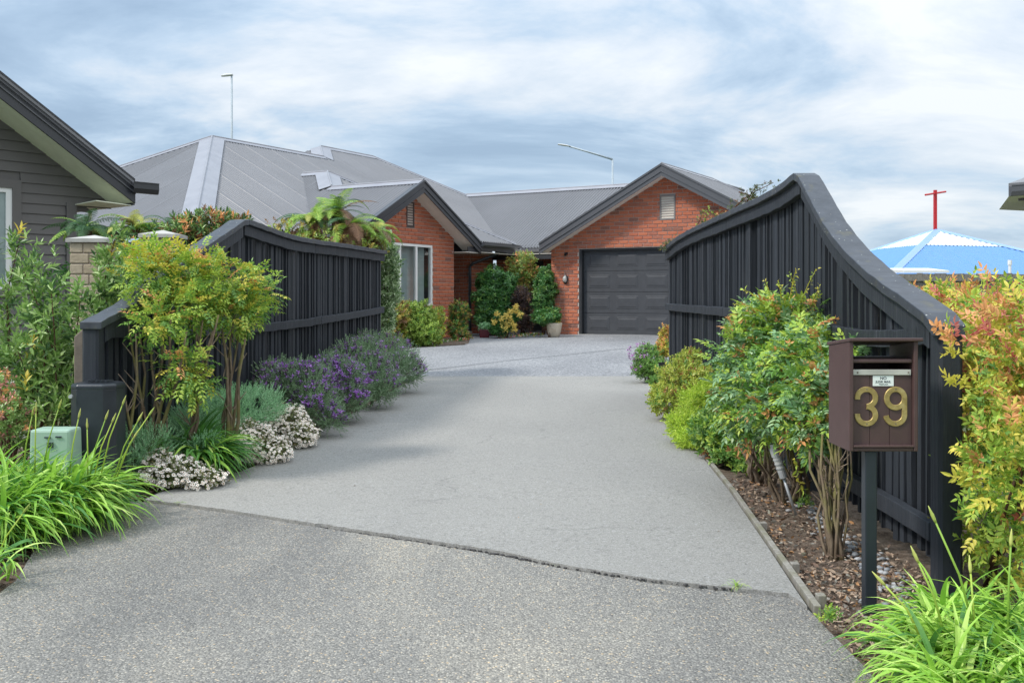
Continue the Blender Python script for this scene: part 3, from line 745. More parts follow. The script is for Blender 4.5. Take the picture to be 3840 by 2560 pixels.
# mortar backing walls
def wall_poly(pts2, org, ax, thick, nrm): mb = MB(); mb.prism([org + ax * x + UP * z for x, z in pts2], nrm * -thick); return mb
for k, (pts2, org, ax, nn) in enumerate([
    ([(GA0, GR), (DX0 - .002, GR), (DX0 - .002, DZ1 + .002), (GA0, DZ1 + .002)], gorg, U, -V_),
    ([(DX1 + .002, GR), (GA1, GR), (GA1, DZ1 + .002), (DX1 + .002, DZ1 + .002)], gorg, U, -V_),
    ([(GA0, DZ1 + .002), (GA1, DZ1 + .002), (GAP_, GZR - .12)], gorg, U, -V_),
    ([(-3.64, GR), (WX0, GR), (WX0, WZ1), (-3.64, WZ1)], h(0, 0, 0), V_, U),
    ([(WX1, GR), (-.002, GR), (-.002, WZ1), (WX1, WZ1)], h(0, 0, 0), V_, U),
    ([(WX0, GR), (WX1, GR), (WX1, WZ0), (WX0, WZ0)], h(0, 0, 0), V_, U),
    ([(-3.64, WZ1), (-.002, WZ1), (-.002, 1.44), (-1.82, 2.46), (-3.64, 1.44)], h(0, 0, 0), V_, U),
    ([(-2.2, GR), (-.32, GR), (-.32, 1.2), (-2.2, 1.2)], h(0, 1.2, 0), U, -V_),
    ([(1.2, GR), (2.3, GR), (2.3, 1.2), (1.2, 1.2)], h(-.32, 0, 0), V_, U),
    ([(GB, GR), (3.9, GR), (3.9, 1.25), (GB, 1.25)], h(GA0, 0, 0), V_, -U),
    ([(-1.2, GR), (-.42, GR), (-.42, 1.25), (-1.2, 1.25)], h(0, 3.9, 0), U, -V_),
    ([(.30, GR), (.62, GR), (.62, 1.25), (.30, 1.25)], h(0, 3.9, 0), U, -V_),
    ([(.62, GR), (1.6, GR), (1.6, -.35), (.62, -.35)], h(0, 3.9, 0), U, -V_),
    ([(1.6, GR), (GA0, GR), (GA0, 1.25), (1.6, 1.25)], h(0, 3.9, 0), U, -V_),
    ([(-.42, 1.05), (.30, 1.05), (.30, 1.25), (-.42, 1.25)], h(0, 3.9, 0), U, -V_),
    ([(.62, 1.0), (1.6, 1.0), (1.6, 1.25), (.62, 1.25)], h(0, 3.9, 0), U, -V_),
]):
    wall_poly(pts2, org, ax, 0.09, nn).build('wall', 'mortar', house)
for pts_ in ([h(-.36, .40, 1.13), h(-.36, 2.3, 1.13), h(-.36, 2.3, 1.44), h(-.36, .40, 1.72)], [h(-1.2, 3.84, 1.12), h(1.9, 3.84, 1.12), h(1.9, 3.84, 1.46), h(-1.2, 3.84, 1.46)], [h(-.36, .47, 1.1), h(.37, .47, 1.1), h(.37, .47, 1.33), h(-.36, .47, 1.33)]):
    mb = MB(); n_ = (pts_[1] - pts_[0]).cross(pts_[2] - pts_[0]).normalized() * .02; mb.prism(pts_, n_); mb.build('eave_board', 'barge', house)
# walls of the hidden sides so that no light leaks (plain brick colour, never in view)
mb = MB(); mb.box(h(-3.3, -3.66, .2), (6.2, .1, 2.2), Matrix.Rotation(math.atan2(U.y, U.x), 3, 'Z')); mb.build('wall', 'brick', house)

# corrugated roof sheets
def corrugated(name, poly, down, mat='roof', parent=house, pitch=0.096, amp=0.028, lap=0.96):
    pts = [Vector(p) for p in poly]; n = (pts[1] - pts[0]).cross(pts[2] - pts[0]).normalized()
    if n.z < 0: n = -n
    down = Vector(down).normalized(); sl = (down - n * down.dot(n)).normalized(); e = n.cross(sl).normalized(); o = pts[0]
    P2 = [((p - o).dot(e), (p - o).dot(sl)) for p in pts]
    lo, hi = min(p[0] for p in P2), max(p[0] for p in P2)
    vs, fs = [], []; k = 0; x = lo + 1e-4; prev = None; step = pitch / 6
    while x <= hi - 1e-4:
        ys = []
        for i in range(len(P2)):
            (x0, y0), (x1, y1) = P2[i], P2[(i + 1) % len(P2)]
            if (x0 - x) * (x1 - x) <= 0 and abs(x1 - x0) > 1e-9: ys.append(y0 + (y1 - y0) * (x - x0) / (x1 - x0))
        if len(ys) >= 2:
            ph = (x / pitch) % 1.0; hgt = amp * math.sin(2 * math.pi * ph)
            if ((x / lap) % 1.0) * lap < pitch: hgt += 0.006
            for y in (min(ys), max(ys)): vs.append(o + e * x + sl * y + n * hgt)
            i0 = len(vs) - 2
            if prev is not None: fs.append((prev, prev + 1, i0 + 1, i0))
            prev = i0
        x += step
    mb = MB(); mb.add(vs, fs); ob = mb.build(name, mat, parent, True); return ob
def cap_strip(name, p0, p1, n1, n2, w=0.16, mat='cap', lift=0.035, roll=0.022):
    p0, p1 = Vector(p0), Vector(p1); d = (p1 - p0).normalized(); mb = MB()
    ups = Vector((0, 0, lift))
    for n_ in (n1, n2):
        s_ = d.cross(n_).normalized()
        if s_.z > 0: s_ = -s_
        th = n_ * 0.012
        a, b, c_, e_ = p0 + ups, p1 + ups, p1 + s_ * w + n_ * .032, p0 + s_ * w + n_ * .032
        mb.hexa([a - th, b - th, c_ - th, e_ - th, a + th * .1, b + th * .1, c_ + th * .1, e_ + th * .1])
    mb.tube([p0 + ups, p1 + ups], roll, roll, 8); return mb.build(name, mat, house)
def nrm_of(dirv): return (UP + Vector(dirv) * TAU).normalized()
nE, nS, nNn, nWt = nrm_of(U), nrm_of(-V_), nrm_of(V_), nrm_of(-U)
Ez = lambda a: 1.38 + TAU * (-.82 - a)
R1a, R1b0, R1b1, R1z = -5.68, -2.30, 1.80, Ez(-5.68)
R2a, R2b0, R2b1, R2z = -6.58, 2.70, 5.15, Ez(-6.58)
hw1 = 4.86
corrugated('roof_sheet', [h(-.82, -7.16, 1.38), h(-.82, 3.68, 1.38), h(-4.49, 7.35, Ez(-4.49)), h(R2a, 5.15, R2z), h(R2a, R2b0, R2z), h(R1a, R1b1, R1z), h(R1a, R1b0, R1z)], U)
corrugated('roof_sheet', [h(-4.49, 7.35, Ez(-4.49)), h(-.82, 3.68, 1.38), h(-.82, 10.91, 1.38), h(R2a, 5.15, R2z)], U)
corrugated('roof_sheet', [h(-10.54, -7.16, 1.38), h(-.82, -7.16, 1.38), h(R1a, R1b0, R1z)], -V_)
corrugated('roof_sheet', [h(R1a, R1b0, R1z), h(R1a, R1b1, R1z), h(-10.54, 6.66, 1.38), h(-10.54, -7.16, 1.38)], -U)
corrugated('roof_sheet', [h(R2a, R2b0, R2z), h(R1a, R1b1, R1z), h(-7.48, R1b1, R1z)], -V_)
cap_strip('hip_cap', h(R1a, R1b0, R1z), h(-.82, -7.16, 1.38), nE, nS, 0.30)
cap_strip('hip_cap', h(R1a, R1b0, R1z), h(-10.54, -7.16, 1.38), nWt, nS, 0.2)
cap_strip('ridge_cap', h(R1a, R1b0, R1z), h(R1a, R1b1, R1z), nE, nWt, 0.18)
cap_strip('ridge_cap', h(R2a, R2b0, R2z), h(R2a, R2b1, R2z), nE, nWt, 0.20)
cap_strip('hip_cap', h(R2a, R2b0, R2z), h(R1a, R1b1, R1z), nE, nS, 0.30)
cap_strip('hip_cap', h(R2a, R2b1, R2z), h(-.82, 10.91, 1.38), nE, nNn, 0.16)
# link wing
Mz = Ez(-4.49)
corrugated('roof_sheet', [h(-4.49, 7.35, Mz), h(-.82, 3.68, 1.38), h(3.2, 3.68, 1.38), h(3.2, 7.35, Mz)], -V_)
corrugated('roof_sheet', [h(-4.49, 7.35, Mz), h(3.2, 7.35, Mz), h(5.0, 11.0, 1.4), h(-.82, 11.0, 1.4)], V_)
cap_strip('ridge_cap', h(-4.49, 7.35, Mz), h(3.2, 7.35, Mz), nS, nNn, 0.20)
cap_strip('valley_gutter', h(-4.49, 7.35, Mz - .03), h(-.82, 3.68, 1.35), nE, nS, 0.07, lift=0.0, roll=0.008)
# left gable wing
corrugated('roof_sheet', [h(-4.03, -.83, 3.135), h(-3.22, -.83, 3.135), h(-2.23, -1.82, 2.60), h(.42, -1.82, 2.60), h(.42, -4.12, 1.36), h(-.82, -4.12, 1.36)], -V_)
corrugated('roof_sheet', [h(-3.22, -.83, 3.135), h(-2.23, -1.82, 2.60), h(-2.23, .16, 2.60)], U)
corrugated('roof_sheet', [h(-3.2, -1.82, 2.60), h(.42, -1.82, 2.60), h(.42, .475, 1.36), h(-3.2, .475, 1.36)], V_)
cap_strip('ridge_cap', h(-4.03, -.83, 3.135), h(-3.22, -.83, 3.135), nS, nNn, 0.2)
cap_strip('hip_cap', h(-3.22, -.83, 3.135), h(-2.23, -1.82, 2.62), nE, nS, 0.30)
cap_strip('hip_cap', h(-3.22, -.83, 3.135), h(-2.0, .39, 2.47), nE, nNn, 0.14)
cap_strip('ridge_cap', h(-2.23, -1.82, 2.60), h(.42, -1.82, 2.60), nS, nNn, 0.20)
cap_strip('valley_gutter', h(-4.03, -.83, 3.11), h(-.82, -4.08, 1.36), nE, nS, 0.09, lift=0.0, roll=0.008)
# small hipped corner over the porch
corrugated('roof_sheet', [h(.42, .45, 1.38), h(.42, 2.2, 1.38), h(-1.65, .13, 2.498), h(-1.65, -1.62, 2.498)], U)
cap_strip('hip_cap', h(.42, 2.2, 1.38), h(-1.65, .13, 2.498), nE, nNn, 0.12)
corrugated('roof_sheet', [h(.42, 2.2, 1.38), h(-1.65, .13, 2.498), h(-3.0, .13, 2.498), h(-3.0, 2.2, 1.38)], V_)
# garage roof
corrugated('roof_sheet', [h(1.72, 1.23, 1.37), h(GAP_, 1.23, GZR), h(GAP_, 4.6, GZR), h(GAP_, 7.3, GZR), h(1.72, 7.3, 1.37)], -U)
corrugated('roof_sheet', [h(GAP_, 1.23, GZR), h(7.88, 1.23, 1.37), h(7.88, 7.7, 1.37), h(GAP_, 4.6, GZR)], U)
corrugated('roof_sheet', [h(GAP_, 4.6, GZR), h(7.88, 7.7, 1.37), h(1.72, 7.7, 1.37)], V_)
cap_strip('ridge_cap', h(GAP_, 1.23, GZR), h(GAP_, 4.6, GZR), nE, nWt, 0.18)
cap_strip('hip_cap', h(GAP_, 4.6, GZR), h(7.88, 7.7, 1.37), nE, nNn, 0.16)

# barges, soffits, fascias, gutters
def bar(name, p0, p1, side, w, hgt, mat, parent=house, drop=0.0, bevel=0.0):
    """a board from p0 to p1; its top edge on the line, 'side' thick, hanging down hgt"""
    p0, p1 = Vector(p0), Vector(p1); s_ = Vector(side).normalized() * w; dn = Vector((0, 0, -hgt)); dr = Vector((0, 0, -drop))
    mb = MB(); mb.hexa([p0 + dn + dr, p1 + dn + dr, p1 + dn + s_ + dr, p0 + dn + s_ + dr, p0 + dr, p1 + dr, p1 + s_ + dr, p0 + s_ + dr]); return mb.build(name, mat, parent)
def barge_pair(apex, lo1, lo2, nn, mat):
    for lo in (lo1, lo2):
        bar('barge_board', apex, lo, nn, 0.025, 0.235, mat, drop=0.02)
        bar('barge_trim', Vector(apex) + nn * .012, Vector(lo) + nn * .012, nn, 0.03, 0.035, mat, drop=0.128)
        bar('barge_trim', Vector(apex) + nn * -.09, Vector(lo) + nn * -.09, nn, 0.135, 0.045, 'fascia_grey' if mat == 'fascia_grey' else 'barge', drop=-0.026)
barge_pair(h(.42, -1.82, 2.60), h(.42, -4.16, 1.335), h(.42, .52, 1.335), U, 'barge')
barge_pair(h(GAP_, 1.23, GZR), h(1.66, 1.23, 1.33), h(7.94, 1.23, 1.33), -V_, 'fascia_grey')
def slab(name, pts, th, mat): mb = MB(); mb.prism(pts, (0, 0, th)); return mb.build(name, mat, house)
for (b0, b1, z0, z1) in ((-1.82, -4.12, 2.40, 1.16), (-1.82, .52, 2.40, 1.135)):
    slab('soffit', [h(-.05, b0, z0), h(.43, b0, z0), h(.43, b1, z1), h(-.05, b1, z1)], 0.015, 'soffit')
for (a0, a1, z0, z1) in ((GAP_, 1.66, 2.82, 1.125), (GAP_, 7.94, 2.82, 1.125)):
    slab('soffit', [h(a0, 1.22, z0), h(a1, 1.22, z1), h(a1, 1.68, z1), h(a0, 1.68, z0)], 0.015, 'soffit')
slab('soffit', [h(-.4, -.1, 1.10), h(.40, -.1, 1.10), h(.40, .45, 1.10), (h(-.4, .45, 1.10))], 0.012, 'soffit')
slab('soffit', [h(-2.2, .45, 1.12), h(.38, .45, 1.12), h(.38, 2.2, 1.12), h(-2.2, 2.2, 1.12)], 0.012, 'soffit')
slab('soffit', [h(-2.2, 2.2, 1.13), h(1.77, 2.2, 1.13), h(1.77, 3.9, 1.13), h(-2.2, 3.9, 1.13)], 0.012, 'soffit')
def gutter(p0, p1, out_, mat='fascia_grey', parent=house, w=0.115, hh=0.10, up=0.0):
    p0, p1 = Vector(p0) + UP * up, Vector(p1) + UP * up; o_ = Vector(out_).normalized(); mb = MB()
    prof = [(0, 0), (0, -hh), (w * .7, -hh), (w, -hh * .6), (w, -.008), (w + .012, -.008), (w + .012, .006), (w - .004, .006), (w - .004, -hh * .55), (w * .65, -hh + .008), (.006, -hh + .008), (.006, 0)]
    n_ = len(prof); vs = [p0 + o_ * x + UP * z for x, z in prof] + [p1 + o_ * x + UP * z for x, z in prof]
    mb.add(vs, [(i, (i + 1) % n_, n_ + (i + 1) % n_, n_ + i) for i in range(n_)] + [(0, 1, 2, 3, 4, 8, 9, 10, 11), tuple(n_ + i for i in (0, 1, 2, 3, 4, 8, 9, 10, 11))]); return mb.build('gutter', mat, parent)
gutter(h(.40, .54, 1.36), h(.40, 2.24, 1.36), U)
gutter(h(.30, 2.24, 1.352), h(.515, 2.24, 1.352), V_)
gutter(h(-.7, 3.66, 1.36), h(1.70, 3.66, 1.36), -V_)
bar('fascia', h(.375, .50, 1.36), h(.375, 2.20, 1.36), U, 0.022, 0.19, 'barge')
bar('fascia', h(-.7, 3.70, 1.36), h(1.74, 3.70, 1.36), -V_, 0.022, 0.22, 'barge')
gutter(h(-.83, -7.16, 1.37), h(-10.54, -7.16, 1.37), -V_)
bar('fascia', h(.375, .02, 1.24), h(.375, .50, 1.24), U, .02, .14, 'barge')
bar('beam', h(-.32, 2.22, 1.12), h(1.76, 2.22, 1.12), V_, .10, .12, 'barge')
# downpipe: from the porch gutter back to the pier
mb = MB()
mb.tube([h(.33, 1.5, 1.24), h(.33, 1.5, 1.13), h(-.20, 1.13, .88), h(-.27, 1.12, .80), h(-.27, 1.12, GR + .04)], .04, .04, 10); mb.build('downpipe', 'barge', house, False)
mb = MB(); mb.tube([h(-.27, 1.12, GR), h(-.27, 1.12, GR + .05)], .055, .055, 10); mb.build('pipe_socket', 'offwhite', house)

# garage door
RU = Matrix(((U.x, V_.x, 0), (U.y, V_.y, 0), (0, 0, 1)))          # local x along U, y along V_ (inwards)
mb = MB()
mb.hexa([h(DX0, GB + .16, GR), h(DX1, GB + .16, GR), h(DX1, GB + .22, GR), h(DX0, GB + .22, GR), h(DX0, GB + .16, DZ1), h(DX1, GB + .16, DZ1), h(DX1, GB + .22, DZ1), h(DX0, GB + .22, DZ1)])
gd = mb.build('garage_door', 'door', house)
DZ0 = GR + .02; SH = (DZ1 - .03 - DZ0) / 4; PW = 0.732
for r in range(4):
    z0 = DZ0 + r * SH
    mb = MB(); mb.hexa([h(DX0 + .07, GB + .135, z0 + .004), h(DX1 - .07, GB + .135, z0 + .004), h(DX1 - .07, GB + .159, z0 + .004), h(DX0 + .07, GB + .159, z0 + .004), h(DX0 + .07, GB + .135, z0 + SH - .004), h(DX1 - .07, GB + .135, z0 + SH - .004), h(DX1 - .07, GB + .159, z0 + SH - .004), h(DX0 + .07, GB + .159, z0 + SH - .004)])
    mb.build('door_section', 'door', gd)
    for c in range(6):
        x0 = DX0 + .07 + .13 + c * PW; x1 = x0 + .545; za, zb = z0 + SH * .20, z0 + SH * .82
        mb = MB(); o_ = .135
        def ring(i, d): return [h(x0 + i, GB + o_ - d, za + i), h(x1 - i, GB + o_ - d, za + i), h(x1 - i, GB + o_ - d, zb - i), h(x0 + i, GB + o_ - d, zb - i)]
        rs = [ring(0, .0002), ring(.008, .006), ring(.028, .006), ring(.062, .014)]
        vs = sum(rs, []); fs = []
        for k in range(3):
            for j in range(4): fs.append((k * 4 + j, k * 4 + (j + 1) % 4, k * 4 + 4 + (j + 1) % 4, k * 4 + 4 + j))
        fs.append((12, 13, 14, 15)); mb.add(vs, fs); mb.build('door_panel', 'door', gd)
bar('door_frame', h(DX0 + .01, GB + .03, DZ1 - .003), h(DX1, GB + .03, DZ1 - .003), V_, .10, .035, 'darkframe')
for x in (DX0 + .003, DX1 - .063):
    mb = MB(); mb.hexa([h(x, GB + .02, GR), h(x + .06, GB + .02, GR), h(x + .06, GB + .159, GR), h(x, GB + .159, GR), h(x, GB + .02, DZ1 - .003), h(x + .06, GB + .02, DZ1 - .003), h(x + .06, GB + .159, DZ1 - .003), h(x, GB + .159, DZ1 - .003)]); mb.build('door_frame', 'darkframe', house)
bar('door_threshold', h(DX0, GB - .05, GR + .012), h(DX1, GB - .05, GR + .012), V_, .18, .05, 'capstone')
# gable vents with louvres
def vent(org, ax, nn, x0, x1, z0, z1, mf, ms, nsl):
    P = lambda x, d, z: org + ax * x + nn * d + UP * z
    mb = MB()
    for (a0, a1, b0, b1) in ((x0, x0 + .035, z0, z1), (x1 - .035, x1, z0, z1), (x0 + .035, x1 - .035, z0, z0 + .035), (x0 + .035, x1 - .035, z1 - .035, z1)):
        mb.hexa([P(a0, 0, b0), P(a1, 0, b0), P(a1, -.05, b0), P(a0, -.05, b0), P(a0, 0, b1), P(a1, 0, b1), P(a1, -.05, b1), P(a0, -.05, b1)])
    for i, v in enumerate(mb.v): mb.v[i] = tuple(Vector(v) + nn * .018)
    vf = mb.build('vent', mf, house)
    mb = MB(); mb.add([P(x0, -.085, z0), P(x1, -.085, z0), P(x1, -.085, z1), P(x0, -.085, z1)], [(0, 1, 2, 3)]); mb.build('vent_back', 'interior', vf)
    st = (z1 - z0 - .07) / nsl
    for k in range(nsl):
        z = z0 + .035 + st * k; mb = MB()
        mb.hexa([P(x0 + .036, .012, z + .004), P(x1 - .036, .012, z + .004), P(x1 - .036, -.05, z + st * .75), P(x0 + .036, -.05, z + st * .75),
                 P(x0 + .036, .012, z + .018), P(x1 - .036, .012, z + .018), P(x1 - .036, -.05, z + st * .75 + .012), P(x0 + .036, -.05, z + st * .75 + .012)])
        mb.build('louvre', ms, vf)
vent(gorg, U, -V_, VX0, VX1, VZ0, VZ1, 'vent_grey', 'offwhite', 9)
vent(h(0, 0, 0), V_, U, -1.90, -1.61, 1.59, 2.168, 'vent_brown', 'vent_brown', 9)

# windows
def box_oriented(P, x0, x1, d0, d1, z0, z1):
    return [P(x0, d0, z0), P(x1, d0, z0), P(x1, d1, z0), P(x0, d1, z0), P(x0, d0, z1), P(x1, d0, z1), P(x1, d1, z1), P(x0, d1, z1)]
def window(org, ax, nn, x0, x1, z0, z1, mull, frame_m, fw=.055, parent=house, blinds='vertical', name='window', set_=-.03):
    P = lambda x, d, z: org + ax * x + nn * (d + set_) + UP * z
    mb = MB()
    for (a0, a1, b0, b1) in ((x0, x0 + fw, z0, z1), (x1 - fw, x1, z0, z1), (x0 + fw, x1 - fw, z0, z0 + fw), (x0 + fw, x1 - fw, z1 - fw, z1)): mb.hexa(box_oriented(P, a0, a1, .03, -.05, b0, b1))
    for m_ in mull: mb.hexa(box_oriented(P, m_ - .035, m_ + .035, .024, -.05, z0 + fw, z1 - fw))
    w_ = mb.build(name, frame_m, parent)
    xs = [x0 + fw] + [q for m_ in mull for q in (m_ - .035, m_ + .035)] + [x1 - fw]
    for i in range(0, len(xs), 2):
        mb = MB(); mb.add([P(xs[i], -.01, z0 + fw), P(xs[i + 1], -.01, z0 + fw), P(xs[i + 1], -.01, z1 - fw), P(xs[i], -.01, z1 - fw)], [(0, 1, 2, 3)]); mb.build('pane', 'glass', w_)
    if blinds == 'vertical':
        k = 0; x = x0 + fw
        while x < x1 - fw - .05:
            mb = MB(); a = P(x + .005, -.18, z0 + .02); b = P(x + .080, -.13, z0 + .02); hh = UP * (z1 - z0 - .05)
            mb.add([a, b, b + hh, a + hh], [(0, 1, 2, 3)]); mb.build('blind_slat', 'blind', w_); x += .088
    if blinds == 'venetian':
        z = z0 + fw
        while z < z1 - fw:
            mb = MB(); mb.add([P(x0 + fw, -.08, z), P(x1 - fw, -.08, z), P(x1 - fw, -.12, z + .022), P(x0 + fw, -.12, z + .022)], [(0, 1, 2, 3)]); mb.build('blind_slat', 'darkframe', w_); z += .045
    mb = MB(); mb.hexa(box_oriented(P, x0, x1, -.30, -.34, z0, z1)); mb.hexa(box_oriented(P, x0 - .02, x0, -.06, -.3, z0, z1)); mb.hexa(box_oriented(P, x1, x1 + .02, -.06, -.3, z0, z1)); mb.build('room_shade', 'interior', w_)
    return w_
window(h(0, 0, 0), V_, U, WX0 + .002, WX1 - .002, WZ0 + .002, WZ1 - .002, (-2.107, -1.494), 'white')
P = lambda x, d, z: h(0, 0, 0) + V_ * x + U * d + UP * z
mb = MB(); mb.hexa(box_oriented(P, WX0 - .03, WX1 + .03, .045, -.06, WZ0 - .075, WZ0 - .003)); mb.build('window_sill', 'brick', house)
window(h(0, 3.9, 0), U, -V_, .625, 1.595, -.345, .995, (1.11,), 'offwhite', .04, blinds='venetian')
# front door with side light in the porch
fd = window(h(0, 3.9, 0), U, -V_, -.415, -.10, GR, 1.045, (), 'offwhite', .04, blinds=None, name='side_window')
mb = MB(); P = lambda x, d, z: h(0, 3.9, 0) + U * x - V_ * d + UP * z
mb.hexa(box_oriented(P, -.095, .295, -.01, -.05, GR, 1.045)); fdoor = mb.build('front_door', 'darkframe', house)
mb = MB(); mb.tube([P(.25, .0, .1), P(.25, .04, .1), P(.17, .04, .1)], .01, .01, 6); mb.build('handle', 'steel', fdoor)
# wall lamp and sensor on the garage pier
c = h(GA0 + .40, GB - .03, .47)
lm = MB(); lm.lathe((0, 0, 0), [(.0, 0), (.065, 0), (.075, .02), (.07, .035)], 18)
def orient(mbx, c, n_, sx=1, sz=1):
    q = Vector(n_).to_track_quat('Z', 'Y').to_matrix(); mbx.v = [tuple(Vector(c) + q @ Vector((v[0] * sx, v[1] * sz, v[2]))) for v in mbx.v]
orient(lm, c + V_ * .015, -V_, 1, 1.55); wl = lm.build('wall_lamp', 'lampblack', house, True)
gl_ = MB(); gl_.lathe((0, 0, 0), [(.05, .03), (.05, .055), (.04, .085), (.02, .10)], 16); orient(gl_, c + V_ * .015, -V_, 1, 1.6); gl_.build('lamp_glass', 'lampglass', wl, True)
cg = MB()
for dz in (-.035, .035): cg.tube([c - V_ * .0 + U * -.052 + UP * dz, c - V_ * .09 + UP * dz, c + U * .052 + UP * dz], .005, .005, 5)
cg.tube([c + UP * -.085, c - V_ * .095, c + UP * .085], .005, .005, 5); cg.build('lamp_cage', 'lampblack', wl)
c = h(GA0 + .42, GB - .03, 1.09)
mb = MB(); mb.box(c, (.07, .05, .05), RU); mb.tube([c - V_ * .02 - UP * .02, c - V_ * .06 - UP * .035], .024, .03, 10); mb.build('motion_sensor', 'lampblack', house)

# ================================================================== WEATHERBOARD HOUSE (left)
WU = Vector((0.65, 0.76, 0)).normalized(); WN = Vector((0.76, -0.65, 0)).normalized(); WC = Vector((-6.39, 14.5, 0))
def w(s, o, z): return WC - WU * s + WN * o + UP * z
wh = thing('weatherboard_house', 'taupe weatherboard house with dark barge board at the left edge of the picture', 'house', w(.5, 0, gz(-3, 14)))
WG = 0.10; PH = 0.142
rake = lambda s: 2.62 + .66 * (s + .0)
# window opening: s from .93 outwards
z = WG; row = 0
def quadboard(s0, s1, z0, z1t0, z1t1):
    mb = MB()
    a0, a1 = w(s0, .034, z0), w(s1, .034, z0); b0, b1 = w(s0, .012, z1t0), w(s1, .012, z1t1); c0, c1 = w(s0, 0, z1t0), w(s1, 0, z1t1); d0, d1 = w(s0, 0, z0), w(s1, 0, z0)
    mb.hexa([a0, a1, d1, d0, b0, b1, c1, c0]); return mb
WS0, WZa, WZb = .76, 1.30, 2.70
while z < 5.6:
    z1 = z + PH + .010
    s1 = 6.0
    s0 = .125
    if z > 2.50:
        s0 = max(-.56, (z - 2.956) / .66 - .02)   # runs up under the rake
    segs = [(s0, s1)]
    if z + PH > WZa - .06 and z < WZb + .10: segs = [(s0, WS0)]
    for a, b in segs:
        if b > a: quadboard(a, b, z, z1, z1).build('weatherboard', 'wb', wh)
    z += PH; row += 1
mb = MB(); mb.prism([w(0.0, -.002, WG), w(6, -.002, WG), w(6, -.002, 6.4), w(-.3, -.002, 2.45), w(0, -.002, 2.45)], WN * -.1); mb.build('wall', 'wb', wh)
mb = MB(); mb.prism([w(0, -.1, WG), w(0, -.1, 2.55), w(0, -.1, 2.55) - WN * 6, w(0, -.1, WG) - WN * 6], WU * .02); mb.build('wall', 'wb', wh)
mb = MB(); mb.hexa(box_oriented(lambda x, d, z_: w(x, d, z_), -.03, .12, .05, -.06, WG, 2.56)); mb.build('corner_board', 'wb', wh)
# rake: barge, roof edge, soffit
ap_s = 5.2; e_s = -.60
def rk(s, dz, o): return w(s, o, 2.86 + .66 * (s - e_s) + dz)
for nm, o0, th, d0, hh, mt in (('barge_board', .62, .03, 0.0, .16, 'barge'), ('barge_board', .635, .03, -.15, .15, 'barge'), ('barge_trim', .665, .018, -.145, .02, 'fascia_grey'), ('barge_trim', .665, .018, -.07, .012, 'fascia_grey')):
    mb = MB(); a, b = rk(e_s, d0, o0), rk(ap_s, d0, o0); s_ = WN * th; dn = UP * -hh
    mb.hexa([a + dn, b + dn, b + dn + s_, a + dn + s_, a, b, b + s_, a + s_]); mb.build(nm, mt, wh)
mb = MB(); mb.prism([rk(e_s, -.02, .66), rk(ap_s, -.02, .66), rk(ap_s, -.02, -.4), rk(e_s, -.02, -.4)], (0, 0, .06)); mb.build('roof', 'roof', wh)
mb = MB(); mb.prism([rk(e_s, .02, .66), rk(ap_s, .02, .66), rk(ap_s, .02, .45), rk(e_s, .02, .45)], (0, 0, .04)); mb.build('barge_flashing', 'barge', wh)
mb = MB(); mb.prism([rk(e_s, -.30, .63), rk(ap_s, -.30, .63), rk(ap_s, -.30, -.03), rk(e_s, -.30, -.03)], (0, 0, .015)); mb.build('soffit', 'soffit_olive', wh)
mb = MB(); mb.prism([w(e_s, .58, 2.53), w(e_s, -3, 2.53), w(0.0, -3, 2.53), w(0.0, .0, 2.53), w(-.05, .58, 2.56)], (0, 0, .012)); mb.build('soffit', 'soffit_olive', wh)
g0 = w(e_s + .05, .66, 2.86); gutter(g0, g0 + Vector((.26, .30, 0)), Vector((.5, -.8, 0)), 'barge', wh, w=.13, hh=.15)
mb = MB(); mb.hexa(box_oriented(lambda x, d, z_: w(x, d, z_), e_s - .02, e_s + .02, .61, -3, 2.54, 2.80)); mb.build('fascia', 'barge', wh)
mb = MB(); mb.tube([w(-.5, -.5, 2.5), w(-.5, -.5, 2.40), w(-.1, -1.6, 2.22)], .04, .04, 4); mb.build('downpipe', 'soffit_olive', wh)
wP = lambda s, d, z_: w(s, d, z_)
mb = MB()
for (a0, a1, b0, b1) in ((WS0 - .0, WS0 + .12, WZa - .1, WZb + .12), (WS0 + .12, 3.2, WZb, WZb + .12), (WS0 + .12, 3.2, WZa - .1, WZa)): mb.hexa(box_oriented(wP, a0, a1, .055, 0.002, b0, b1))
mb.build('window_trim', 'wb', wh)
mb = MB()
for (a0, a1, b0, b1) in ((WS0 + .12, WS0 + .20, WZa, WZb), (WS0 + .20, 3.2, WZb - .06, WZb), (WS0 + .20, 3.2, WZa, WZa + .06)): mb.hexa(box_oriented(wP, a0, a1, .035, 0.002, b0, b1))
ww = mb.build('window', 'white', wh)
mb = MB(); mb.add([w(WS0 + .2, .012, WZa + .06), w(3.1, .012, WZa + .06), w(3.1, .012, WZb - .06), w(WS0 + .2, .012, WZb - .06)], [(0, 1, 2, 3)]); mb.build('pane', 'glass', ww)
mb = MB(); mb.add([w(WS0 + .2, .006, WZa + .06), w(3.1, .006, WZa + .06), w(3.1, .006, WZb - .06), w(WS0 + .2, .006, WZb - .06)], [(0, 1, 2, 3)]); mb.build('curtain', 'blind', ww)

